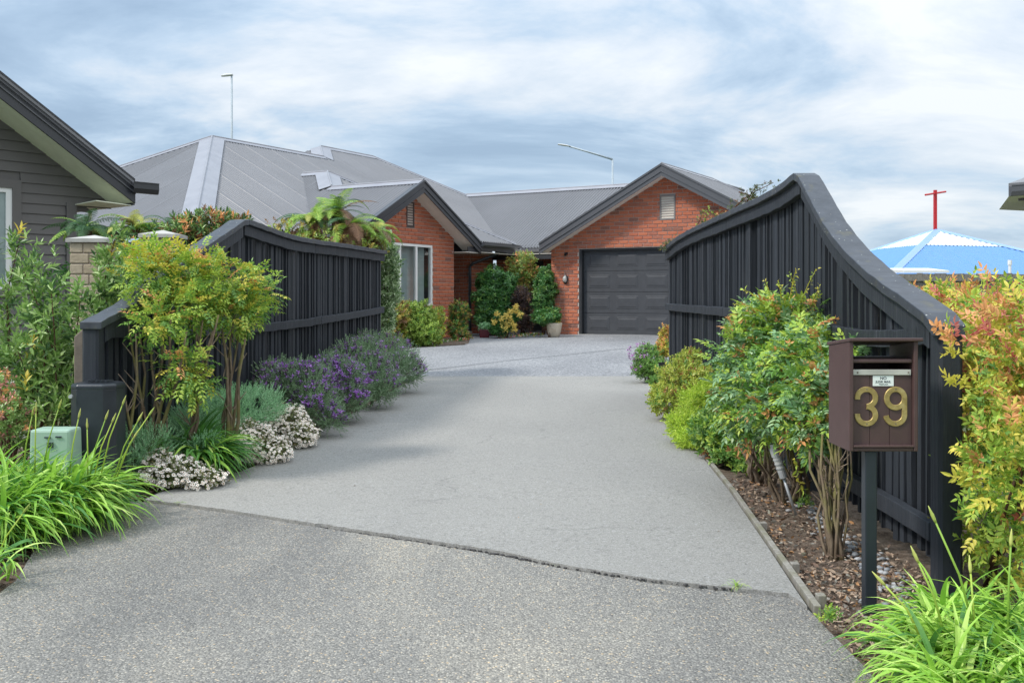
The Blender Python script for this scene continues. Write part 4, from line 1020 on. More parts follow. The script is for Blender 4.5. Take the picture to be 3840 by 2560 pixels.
# ================================================================== BLOCK PILLARS AND METAL GATE
def pillar(px0, px1, Y, captop, capbot, label):
    x0, x1 = (px0 - 1920) * Y / F, (px1 - 1920) * Y / F; g = gz(x0, Y); wd = x1 - x0; zc = EYE - (capbot - HZ) * Y / F; zt = EYE - (captop - HZ) * Y / F
    t = thing('block_pillar', label, 'pillar', ((x0 + x1) / 2, Y + wd / 2, g), 'cream block gate pillars')
    cx_, cy_ = (x0 + x1) / 2, Y + wd / 2
    mb = MB(); mb.box((cx_, cy_, (g + zc) / 2), (wd - .05, wd - .05, zc - g - .002)); mb.build('core', 'mortar', t)
    z = zc - .1; r = 0; hw = wd / 2 - .012
    while z > g + .0:
        for fx, fy, ax in ((0, -1, 'x'), (1, 0, 'y'), (-1, 0, 'y')):
            cuts = (-.5, 0.05 if r % 2 else -.12, .5)
            for k in range(2):
                u0, u1 = cuts[k] * (wd - .03), cuts[k + 1] * (wd - .03); m = (u0 + u1) / 2; L = u1 - u0 - .008
                mb = MB()
                if ax == 'x': mb.box((cx_ + m, cy_ + fy * (hw - .02), z + .046), (L, .045, .09))
                else: mb.box((cx_ + fx * (hw - .02), cy_ + m, z + .046), (.045, L - .02, .09))
                mb.build('block', 'block', t, bevel=.008)
        z -= .1; r += 1
    mb = MB(); o_ = .012; a = wd / 2 + o_
    b4 = [Vector((cx_ + sx * a, cy_ + sy * a, zc)) for sx, sy in ((-1, -1), (1, -1), (1, 1), (-1, 1))]; t4 = [v + UP * .035 for v in b4]
    apx = Vector((cx_, cy_, zt + .02)); mb.add(b4 + t4 + [apx], [(3, 2, 1, 0)] + [(i, (i + 1) % 4, 4 + (i + 1) % 4, 4 + i) for i in range(4)] + [(4 + i, 4 + (i + 1) % 4, 8) for i in range(4)]); mb.build('capstone', 'capstone', t)
pillar(252, 398, 9.4, 885, 908, 'cream block pillar with pyramid cap nearest the weatherboard house')
pillar(523, 655, 9.9, 866, 890, 'cream block pillar with pyramid cap half hidden behind the climbing shrub')
gt_ = thing('metal_gate', 'blue grey metal bar gate hung between the two cream block pillars', 'gate', at(435, 1300, 9.7))
YG = 9.7; x0, x1, zt = at(345, 912, YG).x, at(527, 905, YG).x, at(0, 912, YG).z; zb = gz(-3, YG) + .08
for (a, b) in (((x0, zt), (x1, zt + .02)), ((x0, zt - .62), (x1, zt - .62)), ((x0, zb), (x1, zb))):
    mb = MB(); mb.tube([(a[0], YG, a[1]), (b[0], YG, b[1])], .028, .028, 4); mb.build('gate_rail', 'gateblue', gt_)
for xx in (x0 + .03, x1 - .03): mb = MB(); mb.box((xx, YG, (zt + zb) / 2), (.045, .045, zt - zb)); mb.build('gate_stile', 'gateblue', gt_)
for k in range(1, 10):
    xx = x0 + (x1 - x0) * k / 10; mb = MB(); mb.box((xx, YG, (zt + zb) / 2), (.014, .014, zt - zb - .04)); mb.build('gate_bar', 'gateblue', gt_)

# ================================================================== CURVED BLACK FENCES
def interp(tab, y):
    ys = [t[0] for t in tab]; 
    if y <= ys[0]: return tab[0][1]
    for i in range(len(ys) - 1):
        if y <= ys[i + 1]: q = (y - ys[i]) / (ys[i + 1] - ys[i]); return tab[i][1] + (tab[i + 1][1] - tab[i][1]) * q
    return tab[-1][1]
def smooth_tab(tab, y):   # Catmull-Rom through the table
    n = len(tab)
    if y <= tab[0][0]: return tab[0][1]
    if y >= tab[-1][0]: return tab[-1][1]
    for i in range(n - 1):
        if y <= tab[i + 1][0]: break
    p0 = tab[max(i - 1, 0)]; p1 = tab[i]; p2 = tab[i + 1]; p3 = tab[min(i + 2, n - 1)]
    t = (y - p1[0]) / (p2[0] - p1[0]); m1 = (p2[1] - p0[1]) / (p2[0] - p0[0]) * (p2[0] - p1[0]); m2 = (p3[1] - p1[1]) / (p3[0] - p1[0]) * (p2[0] - p1[0])
    return (2 * t ** 3 - 3 * t ** 2 + 1) * p1[1] + (t ** 3 - 2 * t ** 2 + t) * m1 + (-2 * t ** 3 + 3 * t ** 2) * p2[1] + (t ** 3 - t ** 2) * m2
def fence(label, plan, top1, top2, rail, sgn, ypost, ypeak, yend, lowrail_z=.263, midposts=(), seed=1):
    X = lambda y: smooth_tab(plan, y)
    T = lambda y: smooth_tab(top1, y) if y <= ypeak else smooth_tab(top2, y)
    Rl = lambda y: smooth_tab(rail, y)
    base = Vector((X(ypost), ypost, gz(X(ypost), ypost)))
    t = thing('timber_fence', label, 'fence', base, 'curved black fences either side of the driveway'); rr = random.Random(seed)
    def P(y, off, z): 
        d = Vector((X(y + .02) - X(y - .02), .04, 0)).normalized(); nn = Vector((d.y, -d.x, 0)) * sgn     # nn points to the driveway
        return Vector((X(y), y, z)) + nn * off, d, nn
    def sweep(name, ya, yb, zf, off0, off1, hgt, mat, n=None, wob=0.0):
        n = n or max(3, int((yb - ya) / .09)); mb = MB(); rings = []
        for i in range(n + 1):
            y = ya + (yb - ya) * i / n; z = zf(y) + rr.uniform(-wob, wob)
            p0, _, _ = P(y, off0, z); p1, _, _ = P(y, off1, z)
            rings.append([p0 - UP * hgt, p1 - UP * hgt, p1, p0])
        vs = sum(rings, []); fs = [(3, 2, 1, 0), tuple(n * 4 + k for k in range(4))]
        for i in range(n):
            for k in range(4): fs.append((i * 4 + k, i * 4 + (k + 1) % 4, i * 4 + 4 + (k + 1) % 4, i * 4 + 4 + k))
        mb.add(vs, fs); bm_ = mb.build(name, mat, t, bevel=.004); return bm_
    # posts
    d0 = Vector((X(ypost + .1) - X(ypost - .05), .15, 0)).normalized(); Rm = Matrix.Rotation(-math.atan2(d0.x, d0.y), 3, 'Z')
    zp = T(ypost) - .02
    mb = MB(); mb.box((X(ypost), ypost, (zp + base.z - .1) / 2), (.098, .098, zp - base.z + .1), None, 0, .014); mb.build('gate_post', 'fence', t)
    for y in (ypeak,) + tuple(midposts) + (yend - .04,):
        g = gz(X(y), y); z1 = T(y) - .07
        p, _, nn = P(y, -.026, 0); mb = MB(); mb.box((p.x, p.y, (z1 + g - .05) / 2), (.075, .085, z1 - g + .05), Matrix.Rotation(-math.atan2(nn.y, nn.x) * 0, 3, 'Z')); mb.build('post', 'fence', t)
    # battens: a front and a back row, staggered
    y = ypost + .11; bi = 0
    while y < yend:
        if min(abs(y - q) for q in (ypeak,) + tuple(midposts)) < .075: y += .04; continue
        g = gz(X(y), y); z1 = T(y) - .06; z0 = g + rr.uniform(.0, .035) + (.06 if y < ypost + 2 else 0.01)
        wd = rr.uniform(.036, .052); th = rr.uniform(.020, .030); bi += 1; off = (-.012 if bi % 2 else -.040) + rr.uniform(-.004, .004)
        lean = rr.uniform(-.020, .020); p, d, nn = P(y, off, 0)
        c0 = Vector((p.x, p.y, z0)); c1 = Vector((p.x, p.y, z1)) + d * lean; mid = c0.lerp(c1, .5) + d * rr.uniform(-.006, .006)
        ax = d * wd / 2; bx = nn * th / 2; rot = rr.uniform(-.28, .28); ax2 = ax * math.cos(rot) + nn * (wd / 2 * math.sin(rot))
        mb = MB(); vs = []
        for c in (c0, mid, c1): vs += [c - ax2 - bx, c + ax2 - bx, c + ax2 + bx, c - ax2 + bx]
        fs = [(3, 2, 1, 0), (8, 9, 10, 11)]
        for k in range(2):
            for j in range(4): fs.append((k * 4 + j, k * 4 + (j + 1) % 4, k * 4 + 4 + (j + 1) % 4, k * 4 + 4 + j))
        mb.add(vs, fs); mb.build('batten', 'fence', t)
        y += rr.choice((.040, .044, .048)) + (.030 if rr.random() < .05 else 0)
    # top fascia board and cap, in segments
    segs = [(ypost + .05, ypeak - .012), (ypeak + .012, (ypeak + yend) / 2 - .4), ((ypeak + yend) / 2 - .397, yend + .03)]
    for k, (a, b) in enumerate(segs):
        sweep('top_rail', a + .002, b - .002, lambda y: T(y) - .047, .004, .050, .088 if k else .105, 'fence', wob=.004)
    for k, (a, b) in enumerate(((ypost - .06, ypeak + .04), (ypeak + .045, yend + .04))):
        sweep('cap_board', a, b, lambda y: T(y), -.052, .080, .045, 'fencecap', wob=.0035)
    ms = [ypost + .05, ypost + 1.15, ypeak + .3, ypeak + (yend - ypeak) * .45, yend + .02]
    for a, b in zip(ms[:-1], ms[1:]): sweep('middle_rail', a + .003, b - .003, Rl, .004, .05, .075 if a > ypost + .1 else .08, 'fence', wob=.004)
    sweep('bottom_rail', ypost + .05, ypeak + .2, lambda y: lowrail_z + (gz(X(y), y) - base.z) * .8, .004, .052, .078, 'fence', wob=.002)
    return t
fence('curved black batten fence right of the driveway, behind the letterbox',
      [(3.6, 1.735), (4.0, 1.745), (5.2, 1.765), (6.0, 1.80), (8, 1.82), (10, 1.80), (11.3, 1.775)],
      [(3.9, 1.05), (4.05, 1.12), (4.53, 1.25), (4.95, 1.385), (5.44, 1.595), (6.05, 1.945)],
      [(6.05, 1.945), (6.4, 1.915), (6.86, 1.895), (7.64, 1.885), (8.6, 1.87), (9.9, 1.84), (10.6, 1.80), (11.2, 1.74)],
      [(4.0, 1.075), (4.5, 1.03), (5.1, 1.02), (6.0, 1.06), (7.0, 1.08), (8.5, 1.10), (11.2, 1.115)], -1, 4.0, 6.05, 11.2, midposts=(7.6, 9.4), seed=3)
fence('curved black batten fence left of the driveway, above the lavender',
      [(5.8, -2.53), (6.0, -2.525), (7.0, -2.39), (8.13, -2.235), (9.4, -2.07), (11, -1.86), (12.6, -1.64)],
      [(5.9, 1.02), (6.05, 1.06), (6.41, 1.165), (7.03, 1.44), (7.6, 1.64), (8.13, 1.825)],
      [(8.13, 1.825), (8.74, 1.785), (9.4, 1.755), (10.6, 1.765), (12.5, 1.775)],
      [(6.0, 1.017), (6.8, .985), (8.0, .965), (9.2, .965), (10.5, 1.0), (12.5, 1.068)], 1, 6.0, 8.13, 12.5, midposts=(9.4, 11.0), seed=8)
for o in list(COL.objects):
    if o.name.startswith('timber_fence') and o.location.x > 0: pass

# stub of old brown post behind the left gate post
t = thing('stone_post', 'squat brown ribbed post with sloping top behind the left gate post', 'post', onground(296, 6.2))
x0, x1 = at(276, 0, 6.12).x, at(322, 0, 6.12).x
mb = MB(); zt0, zt1 = at(0, 1262, 6.12).z, at(0, 1222, 6.12).z
mb.hexa([(x0, 6.12, -.05), (x1, 6.12, -.05), (x1, 6.3, -.05), (x0, 6.3, -.05), (x0, 6.12, zt0), (x1, 6.12, zt1), (x1, 6.3, zt1), (x0, 6.3, zt0)]); mb.build('post_body', 'ledger', t, bevel=.008)

# ================================================================== LETTERBOX
lb = thing('letterbox', 'brown wooden letterbox numbered 39 on a black post', 'letterbox', (1.35, 3.76, 0))
def bx(name, x0, x1, y0, y1, z0, z1, mat, bev=.003, parent=lb, zb=None):
    mb = MB(); zb = z1 if zb is None else zb
    mb.hexa([(x0, y0, z0), (x1, y0, z0), (x1, y1, z0), (x0, y1, z0), (x0, y0, z1), (x1, y0, z1), (x1, y1, zb), (x0, y1, zb)]); return mb.build(name, mat, parent, bevel=bev)
YF, YB = 3.73, 3.975; L0, L1 = 1.264, 1.522
bx('side_board', L0, L0 + .016, YF, YB, .599, 1.012, 'mailbox', zb=.985)
bx('side_board', L1 - .016, L1, YF, YB, .599, 1.012, 'mailbox', zb=.985)
bx('floor_board', L0 + .016, L1 - .016, YF + .004, YB, .599, .613, 'mailbox')
for a, b in ((L0 + .0165, 1.3470), (1.3480, 1.4210), (1.4220, L1 - .0165)):      # upright planks of the front, thin joints between
    bx('front_plank', a, b, YF + .018, YF + .030, .614, .884, 'mailbox', .0015)
bx('ledge', L0 + .016, L1 - .016, YF - .002, YF + .017, .614, .622, 'mailbox', .002)
bx('back_board', L0 + .016, L1 - .016, YB - .014, YB, .613, .935, 'mailbox')
bx('shelf', L0 + .017, L1 - .017, YF + .012, YB - .015, .930, .944, 'mailbox', .003)
bx('slot_plate', L0 + .018, L1 - .022, YF + .012, YF + .0175, .8845, .905, 'alu', .001)
rp = MB(); rp.hexa([(L0 - .004, YF - .014, 1.012), (L1 + .014, YF - .014, 1.012), (L1 + .014, YB + .01, .985), (L0 - .004, YB + .01, .985), (L0 - .004, YF - .014, 1.025), (L1 + .014, YF - .014, 1.025), (L1 + .014, YB + .01, .998), (L0 - .004, YB + .01, .998)]); rp.build('roof_board', 'mailbox', lb, bevel=.003)
bx('post', 1.328, 1.373, 3.742, 3.787, -.08, .598, 'postblack', .004)
for xx in (1.299, 1.490):
    mb = MB(); mb.tube([(xx, YF + .013, .894), (xx, YF + .0095, .894)], .003, .003, 8); mb.build('screw', 'ledger', lb)
# sticker with its printing
st_ = bx('sticker', 1.358, 1.436, YF + .0155, YF + .0178, .843, .882, 'sticker', .0)
def text(s, x, y, z, size, mat, parent, name='lettering', ext=.0002, off=0.0):
    cu = bpy.data.curves.new('t', 'FONT'); cu.body = s; cu.size = size; cu.align_x = 'CENTER'; cu.extrude = ext; cu.offset = off; cu.resolution_u = 3
    ob = bpy.data.objects.new('t', cu); COL.objects.link(ob); bpy.context.view_layer.update()
    me = bpy.data.meshes.new_from_object(ob.evaluated_get(bpy.context.evaluated_depsgraph_get())); bpy.data.objects.remove(ob)
    me.name = name; me.materials.clear(); me.materials.append(MATS[mat])
    o = bpy.data.objects.new(name, me); COL.objects.link(o); o.parent = parent; g = Vector(ORG[parent.name])
    o.matrix_basis = Matrix.Translation(Vector((x, y, z)) - g) @ Matrix.Rotation(math.pi / 2, 4, 'X'); ORG[o.name] = ORG[parent.name]; return o
yt = YF + .0150
text('NO', 1.397, yt, .8675, .0155, 'ink', st_, off=.0002)
text('JUNK MAIL', 1.397, yt, .8553, .0118, 'ink', st_, off=.0001)
text('Thank you!', 1.397, yt, .8475, .0075, 'ink', st_, off=.0001)
# brass numerals, built from swept strokes
def stroke(cl, wid, th, y, name):
    """cl: centre line points (x,z); flat strip of width wid and thickness th facing the viewer"""
    n = len(cl); vs = []; hw = wid / 2; ch = .0016
    for i, (x, z) in enumerate(cl):
        a = cl[max(i - 1, 0)]; b = cl[min(i + 1, n - 1)]; d = Vector((b[0] - a[0], b[1] - a[1])).normalized(); nn = Vector((-d.y, d.x))
        for o_, dy in ((-hw, 0), (-hw, -(th - ch)), (-hw + ch, -th), (hw - ch, -th), (hw, -(th - ch)), (hw, 0)): vs.append((x + nn.x * o_, y + dy, z + nn.y * o_))
    fs = []
    for i in range(n - 1):
        for k in range(5): fs.append((i * 6 + k, i * 6 + k + 1, i * 6 + 7 + k, i * 6 + 6 + k))
    fs += [(0, 1, 2, 3, 4, 5), tuple((n - 1) * 6 + k for k in (5, 4, 3, 2, 1, 0))]; mb = MB(); mb.add(vs, fs); return mb
def arc(cx_, cz_, rx, rz, a0, a1, n): return [(cx_ + rx * math.cos(math.radians(a0 + (a1 - a0) * i / n)), cz_ + rz * math.sin(math.radians(a0 + (a1 - a0) * i / n))) for i in range(n + 1)]
ynum = YF + .0179; WN_ = .0205
z0, z1 = .691, .841; zc = (z0 + z1) / 2; r = (z1 - z0 - WN_) / 4
top = [(1.299, z1 - .049)] + [(1.299, z1 - .0445)] + arc(1.334, z1 - WN_ / 2 - r * .98, .0345, r * .98, 172, -84, 20)
three = stroke(top, WN_, .005, ynum, 'n').v
m3 = stroke([(1.2995, z1 - .048)] + arc(1.3335, z1 - WN_ / 2 - r, .0340, r, 175, -88, 22), WN_, .0050, ynum, 'n')
m3b = stroke(arc(1.3335, z0 + WN_ / 2 + r, .0340, r, 88, -175, 22) + [(1.2995, z0 + .048)], WN_, .0053, ynum, 'n')
# the waist joins a little left of centre
nx = MB(); nx.v, nx.f, nx.mi = m3.v, m3.f, m3.mi; nx.add(m3b.v, m3b.f); n3 = nx.build('number_three', 'brass', lb)
ring = stroke(arc(1.4435, z1 - WN_ / 2 - .0345, .0335, .0345, 0, 360, 36), WN_, .0053, ynum, 'n')
tail = stroke([(1.4770, z1 - .045), (1.4770, z1 - .06), (1.4768, z0 + .045)] + arc(1.4420, z0 + WN_ / 2 + .034, .0348, .034, -5, -172, 18) + [(1.4075, z0 + .038)], WN_, .0050, ynum, 'n')
nx = MB(); nx.v, nx.f, nx.mi = ring.v, ring.f, ring.mi; nx.add(tail.v, tail.f); n9 = nx.build('number_nine', 'brass', lb)
for par, xx in ((n3, 1.334), (n9, 1.443)):
    for zz_ in (z1 - WN_ / 2, z0 + WN_ / 2):
        mb = MB(); mb.tube([(xx, ynum - .0045, zz_), (xx, ynum - .0064, zz_)], .0028, .0028, 8); mb.build('screw', 'ledger', par)

# ================================================================== EDGING BOARD, UTILITY BOXES
t = thing('timber_edging', 'grey timber edging board with short pegs along the right of the driveway', 'garden edging', EDGE[6])
mb = MB(); n_ = len(EDGE); fs = []; vs = []
for i, p in enumerate(EDGE[1:]):
    e2 = EDGE[1:]; a = e2[max(i - 1, 0)]; b = e2[min(i + 1, n_ - 2)]; d = (b - a).normalized(); s_ = Vector((-d.y, d.x, 0)) * -1
    if s_.x < 0: s_ = -s_
    zt = gz(p.x, p.y) + .016
    vs += [(p.x, p.y, zt - .075), (p.x + s_.x * .027, p.y + s_.y * .027, zt - .075), (p.x + s_.x * .027, p.y + s_.y * .027, zt), (p.x, p.y, zt)]
for i in range(n_ - 2):
    for k in range(4): fs.append((i * 4 + k, i * 4 + (k + 1) % 4, i * 4 + 4 + (k + 1) % 4, i * 4 + 4 + k))
fs += [(3, 2, 1, 0), tuple((n_ - 2) * 4 + k for k in range(4))]
mb.add(vs, fs); mb.build('board', 'palewood', t, bevel=.002)
for (px, py) in ((3078, 2250), (2980, 2125), (2862, 1962)):
    p = gp(px, py); mb = MB(); mb.box((p.x, p.y, -.01), (.034, .042, .07)); mb.build('peg', 'palewood', t, bevel=.003)

t = thing('utility_pillar', 'black plastic utility pillar with faceted lid in front of the left gate post', 'utility pillar', onground(362, 5.8))
c = onground(362, 5.8); wz = at(0, 1437, 5.7).z
mb = MB(); mb.box((c.x, 5.83, (wz - .138) / 2), (.262, .25, wz + .062), None, 0, .055, .002); mb.build('pillar_body', 'bollard', t, bevel=.006)
mb = MB(); mb.box((c.x, 5.83, wz - .022), (.266, .254, .034), None, 0, .056, .010); mb.build('lid', 'bollard', t, bevel=.006)
for k in range(5):
    mb = MB(); mb.box((c.x - .05 + k * .028, 5.83, wz + .005), (.014, .10, .006)); mb.build('lid_rib', 'bollard', t)
mb = MB(); mb.tube([(c.x - .105, 5.703, wz - .075), (c.x - .105, 5.69, wz - .075)], .012, .011, 10); mb.build('bolt', 'steel', t)
t = thing('utility_box', 'small pale green plastic utility box among the strap leaves', 'utility box', onground(182, 5.6))
x0, x1 = at(103, 0, 5.5).x, at(262, 0, 5.5).x; zt = at(0, 1612, 5.5).z
mb = MB(); mb.hexa([(x0, 5.5, 0), (x1, 5.5, 0), (x1, 5.68, 0), (x0, 5.68, 0), (x0 + .006, 5.51, zt), (x1 - .006, 5.51, zt), (x1 - .006, 5.67, zt), (x0 + .006, 5.67, zt)]); mb.build('box_body', 'utilgreen', t, bevel=.014)
for (a, b, zz_) in ((166, 190, 1640), (208, 230, 1638)): mb = MB(); p, q = at(a, zz_, 5.503), at(b, zz_, 5.503); mb.box(((p.x + q.x) / 2, 5.504, p.z), (q.x - p.x, .006, .007)); mb.build('slot', 'ink', t)
for k in range(3): mb = MB(); p = at(178 + k * 9, 1668, 5.5); mb.box((p.x, 5.502, p.z), (.007, .008, .03)); mb.build('slot', 'ink', t)

# ================================================================== FAR THINGS
def lamp(label, Y, pole_px, ztop_py, arm, head, hw, hh, tilt):
    p = at(pole_px, ztop_py, Y); t = thing('street_lamp', label, 'street lamp', (p.x, Y, gz(p.x, Y)), 'street lamps behind the house')
    mb = MB(); mb.tube([(p.x, Y, 0), (p.x, Y, p.z * .55), (p.x, Y, p.z)], .11 * Y / 60 * .9, .055 * Y / 60, 10); mb.build('pole', 'galv', t, True)
    if arm:
        q = [at(*a, Y) for a in arm]; mb = MB(); mb.tube(q, .05, .04, 8); mb.build('arm', 'galv', t, True)
    hd = at(*head, Y); mb = MB()
    L, Hh = hw * Y / F, hh * Y / F
    prof = []
    for i in range(9):
        q = i / 8; x = -L / 2 + L * q; th = Hh * (math.sin(math.pi * (q * .8 + .12)) ** .6); prof.append((x, th))
    vs, fs = [], []
    for x, th in prof:
        for k in range(8): a = 2 * math.pi * k / 8; vs.append((hd.x + x, hd.y + math.cos(a) * L * .18, hd.z + tilt * x + math.sin(a) * th * (.6 if math.sin(a) > 0 else .25)))
    for i in range(8):
        for k in range(8): fs.append((i * 8 + k, i * 8 + (k + 1) % 8, i * 8 + 8 + (k + 1) % 8, i * 8 + 8 + k))
    fs += [tuple(range(7, -1, -1)), tuple(64 + k for k in range(8))]; mb.add(vs, fs); mb.build('lamp_head', 'lampgrey', t, True)
    return t
lamp('tall straight street lamp with a short dish head above the left hip roof', 60, 869, 283, [(868, 285), (858, 280)], (852, 284), 42, 14, 0.1)
lamp('street lamp with a long sloping arm above the link roof', 46, 2297, 597, [(2297, 598), (2240, 580), (2135, 549)], (2115, 546), 46, 9, -.15)

# blue hipped roof with a red cross
def at3(px, py, Y): return at(px, py, Y)
bl = thing('blue_roofed_hall', 'hall with bright blue hipped roof, pale top and a red cross', 'hall', at(3510, 1200, 42))
apx = at3(3510, 862, 42); kn = at3(3325, 1040, 36); rt = at3(4260, 1040, 40); lf = at3(2960, 1040, 46); bk = apx * 2 - kn; bk.z = kn.z
def at_z(a, b, z): q = (z - a.z) / (b.z - a.z); return a.lerp(b, q)
zb_ = at3(3510, 922, 40.5).z - .0
for (a, b, nm) in ((kn, rt, 1), (lf, kn, 2), (rt, bk, 3), (bk, lf, 4)):
    ua, ub = at_z(apx, a, zb_), at_z(apx, b, zb_); ctr = (a + b) / 2 - apx; dn = Vector((ctr.x, ctr.y, 0)).normalized()
    e_ = Vector((b.x - a.x, b.y - a.y, 0)).normalized(); dn = Vector((e_.y, -e_.x, 0)); 
    if dn.dot(Vector((ctr.x, ctr.y, 0))) < 0: dn = -dn
    corrugated('roof_sheet', [ua, ub, b, a], dn, 'blueroof', bl, pitch=.19, amp=.012); corrugated('pale_roof_sheet', [apx + UP * .01, ub + UP * .01, ua + UP * .01], dn, 'paleroof', bl, pitch=.19, amp=.012)
for a in (kn, rt, lf):
    d = (a - apx).normalized(); s_ = d.cross(UP).normalized() * .17; mb = MB(); u_ = UP * .06
    for sg in (-1, 1): mb.add([apx + u_, a + u_, a + s_ * sg + u_ * .4 - UP * .07, apx + s_ * sg + u_ * .4 - UP * .07], [(0, 1, 2, 3)])
    mb.build('hip_cap', 'bluecap', bl)
mb = MB()
for (a, b) in ((kn, rt), (lf, kn), (rt, bk), (bk, lf)):
    mb.add([a, b, b - UP * 4, a - UP * 4], [(0, 1, 2, 3)])
mb.v = [tuple(apx + (Vector(v) - apx) * 1 if False else Vector((apx.x + (v[0] - apx.x) * .94, apx.y + (v[1] - apx.y) * .94, v[2] - .1))) for v in mb.v]
mb.build('wall', 'offwhite', bl)
p0, p1 = at(3507, 865, 42), at(3507, 713, 42)
mb = MB(); mb.box(((p0.x + p1.x) / 2, 42, (p0.z + p1.z) / 2), (.115, .115, p1.z - p0.z)); cr_ = mb.build('cross', 'redpaint', bl)
a, b = at(3470, 731, 41.4), at(3546, 719, 42.6); mb = MB(); mb.tube([a, b], .04, .04, 6); mb.build('cross_arm', 'redpaint', cr_)
# pale shed roof edge, grey paling fence and white pipe in front of the hall
t = thing('paling_fence', 'weathered grey paling fence below the blue roof', 'fence', (8, 17, .3))
rr = random.Random(9); x = at(3370, 0, 17).x; i = 0
while x < at(3900, 0, 17).x:
    zt = at(0, 1026, 17).z + rr.uniform(-.012, .012); mb = MB(); mb.box((x + .05, 17 + rr.uniform(-.004, .004), (zt + .2) / 2), (.096, .018, zt - .2)); mb.build('paling', 'greyfence', t); x += .102
mb = MB(); mb.box(((at(3370, 0, 17).x + at(3900, 0, 17).x) / 2, 16.97, at(0, 1045, 17).z), (at(3900, 0, 17).x - at(3370, 0, 17).x, .04, .08)); mb.build('fence_rail', 'greyfence', t)
t = thing('low_shed', 'low shed with thin white roof edge behind the paling fence', 'shed', (10, 25, .3))
a, b = at(3390, 1014, 25), at(3560, 1012, 25)
mb = MB(); mb.hexa([(a.x, 25, a.z - .06), (b.x, 25, a.z - .06), (b.x + .3, 27, a.z), (a.x, 27, a.z), (a.x, 25, a.z), (b.x, 25, a.z), (b.x + .3, 27, a.z + .12), (a.x, 27, a.z + .12)]); mb.build('roof', 'whitepipe', t)
mb = MB(); mb.box(((a.x + b.x) / 2, 26.2, a.z / 2 + .05), (b.x - a.x - .2, 1.6, a.z - .25)); mb.build('wall', 'greyfence', t)
t = thing('white_pipe', 'white vent pipe standing in front of the blue roof', 'pipe', at(3787, 1200, 20))
p = at(3787, 975, 20); mb = MB(); mb.tube([(p.x, 20, .3), (p.x, 20, p.z)], .03, .03, 10); mb.tube([(p.x, 20, p.z - .1), (p.x, 20, p.z)], .042, .042, 10); mb.build('pipe_body', 'whitepipe', t)
# corner of the house beyond the right edge
t = thing('neighbour_house', 'house corner with dark gutter at the far right edge', 'house', (7.5, 13, .3))
p, q = at(3782, 700, 12), at(3900, 690, 11.6)
gutter(p, q, Vector((-.2, -1, 0)), 'fascia_grey', t, w=.13, hh=.12)
mb = MB(); mb.prism([p, q, q + Vector((1.5, 2.5, .62)), p + Vector((2.2, 2.5, .62))], (0, 0, .04)); mb.build('roof', 'roof', t)
mb = MB(); mb.prism([p - UP * .12, q - UP * .12, q + Vector((.5, 2, -.12)), p + Vector((1.3, 2, -.12))], (0, 0, .01)); mb.build('soffit', 'soffit', t)
mb = MB(); a = at(3850, 0, 12.4); mb.hexa([(a.x, 12.4, .2), (a.x + 3, 12.1, .2), (a.x + 3, 14, .2), (a.x + 1.2, 14, .2), (a.x, 12.4, p.z - .12), (a.x + 3, 12.1, p.z - .12), (a.x + 3, 14, p.z - .12), (a.x + 1.2, 14, p.z - .12)]); mb.build('wall', 'fascia_grey', t)
mb = MB(); a = at(3826, 735, 12.1); mb.box((a.x + .15, 12.1, a.z), (.3, .1, .11)); mb.build('fascia', 'fascia_grey', t)

# ================================================================== PLANTS
exec_order = 'plants'
S_leaf = [sprig(9, .085, .022, .09, 70, 18, 2) for _ in range(4)]            # long hebe leaves
S_small = [sprig(8, .03, .012, .035, 75, 20, 1) for _ in range(4)]
S_mid = [sprig(8, .055, .022, .05, 75, 25, 1) for _ in range(4)]
S_palm = [sprig(7, .075, .024, .015, 88, 45, 1) for _ in range(4)]           # palmate rosettes
S_fine = [sprig(16, .022, .0045, .075, 50, 12, 1) for _ in range(4)]
F_nan = [frondlet(4, .042, .0165, .12) for _ in range(5)]
F_nanB = [frondlet(3, .052, .0225, .10, n=2) for _ in range(3)] + [sprig(6, .052, .0225, .05, 80, 25, 2) for _ in range(3)]
F_hed = [frondlet(3, .046, .0185, .085, n=2) for _ in range(3)] + [sprig(7, .044, .0175, .055, 75, 20, 2) for _ in range(4)]

def stem_plants(t, stems, r0, r1, mat, name='stem'):
    for s_ in stems:
        mb = MB(); mb.tube(s_, r0 * random.uniform(.8, 1.15), r1, 7); mb.build(name, mat, t, True)

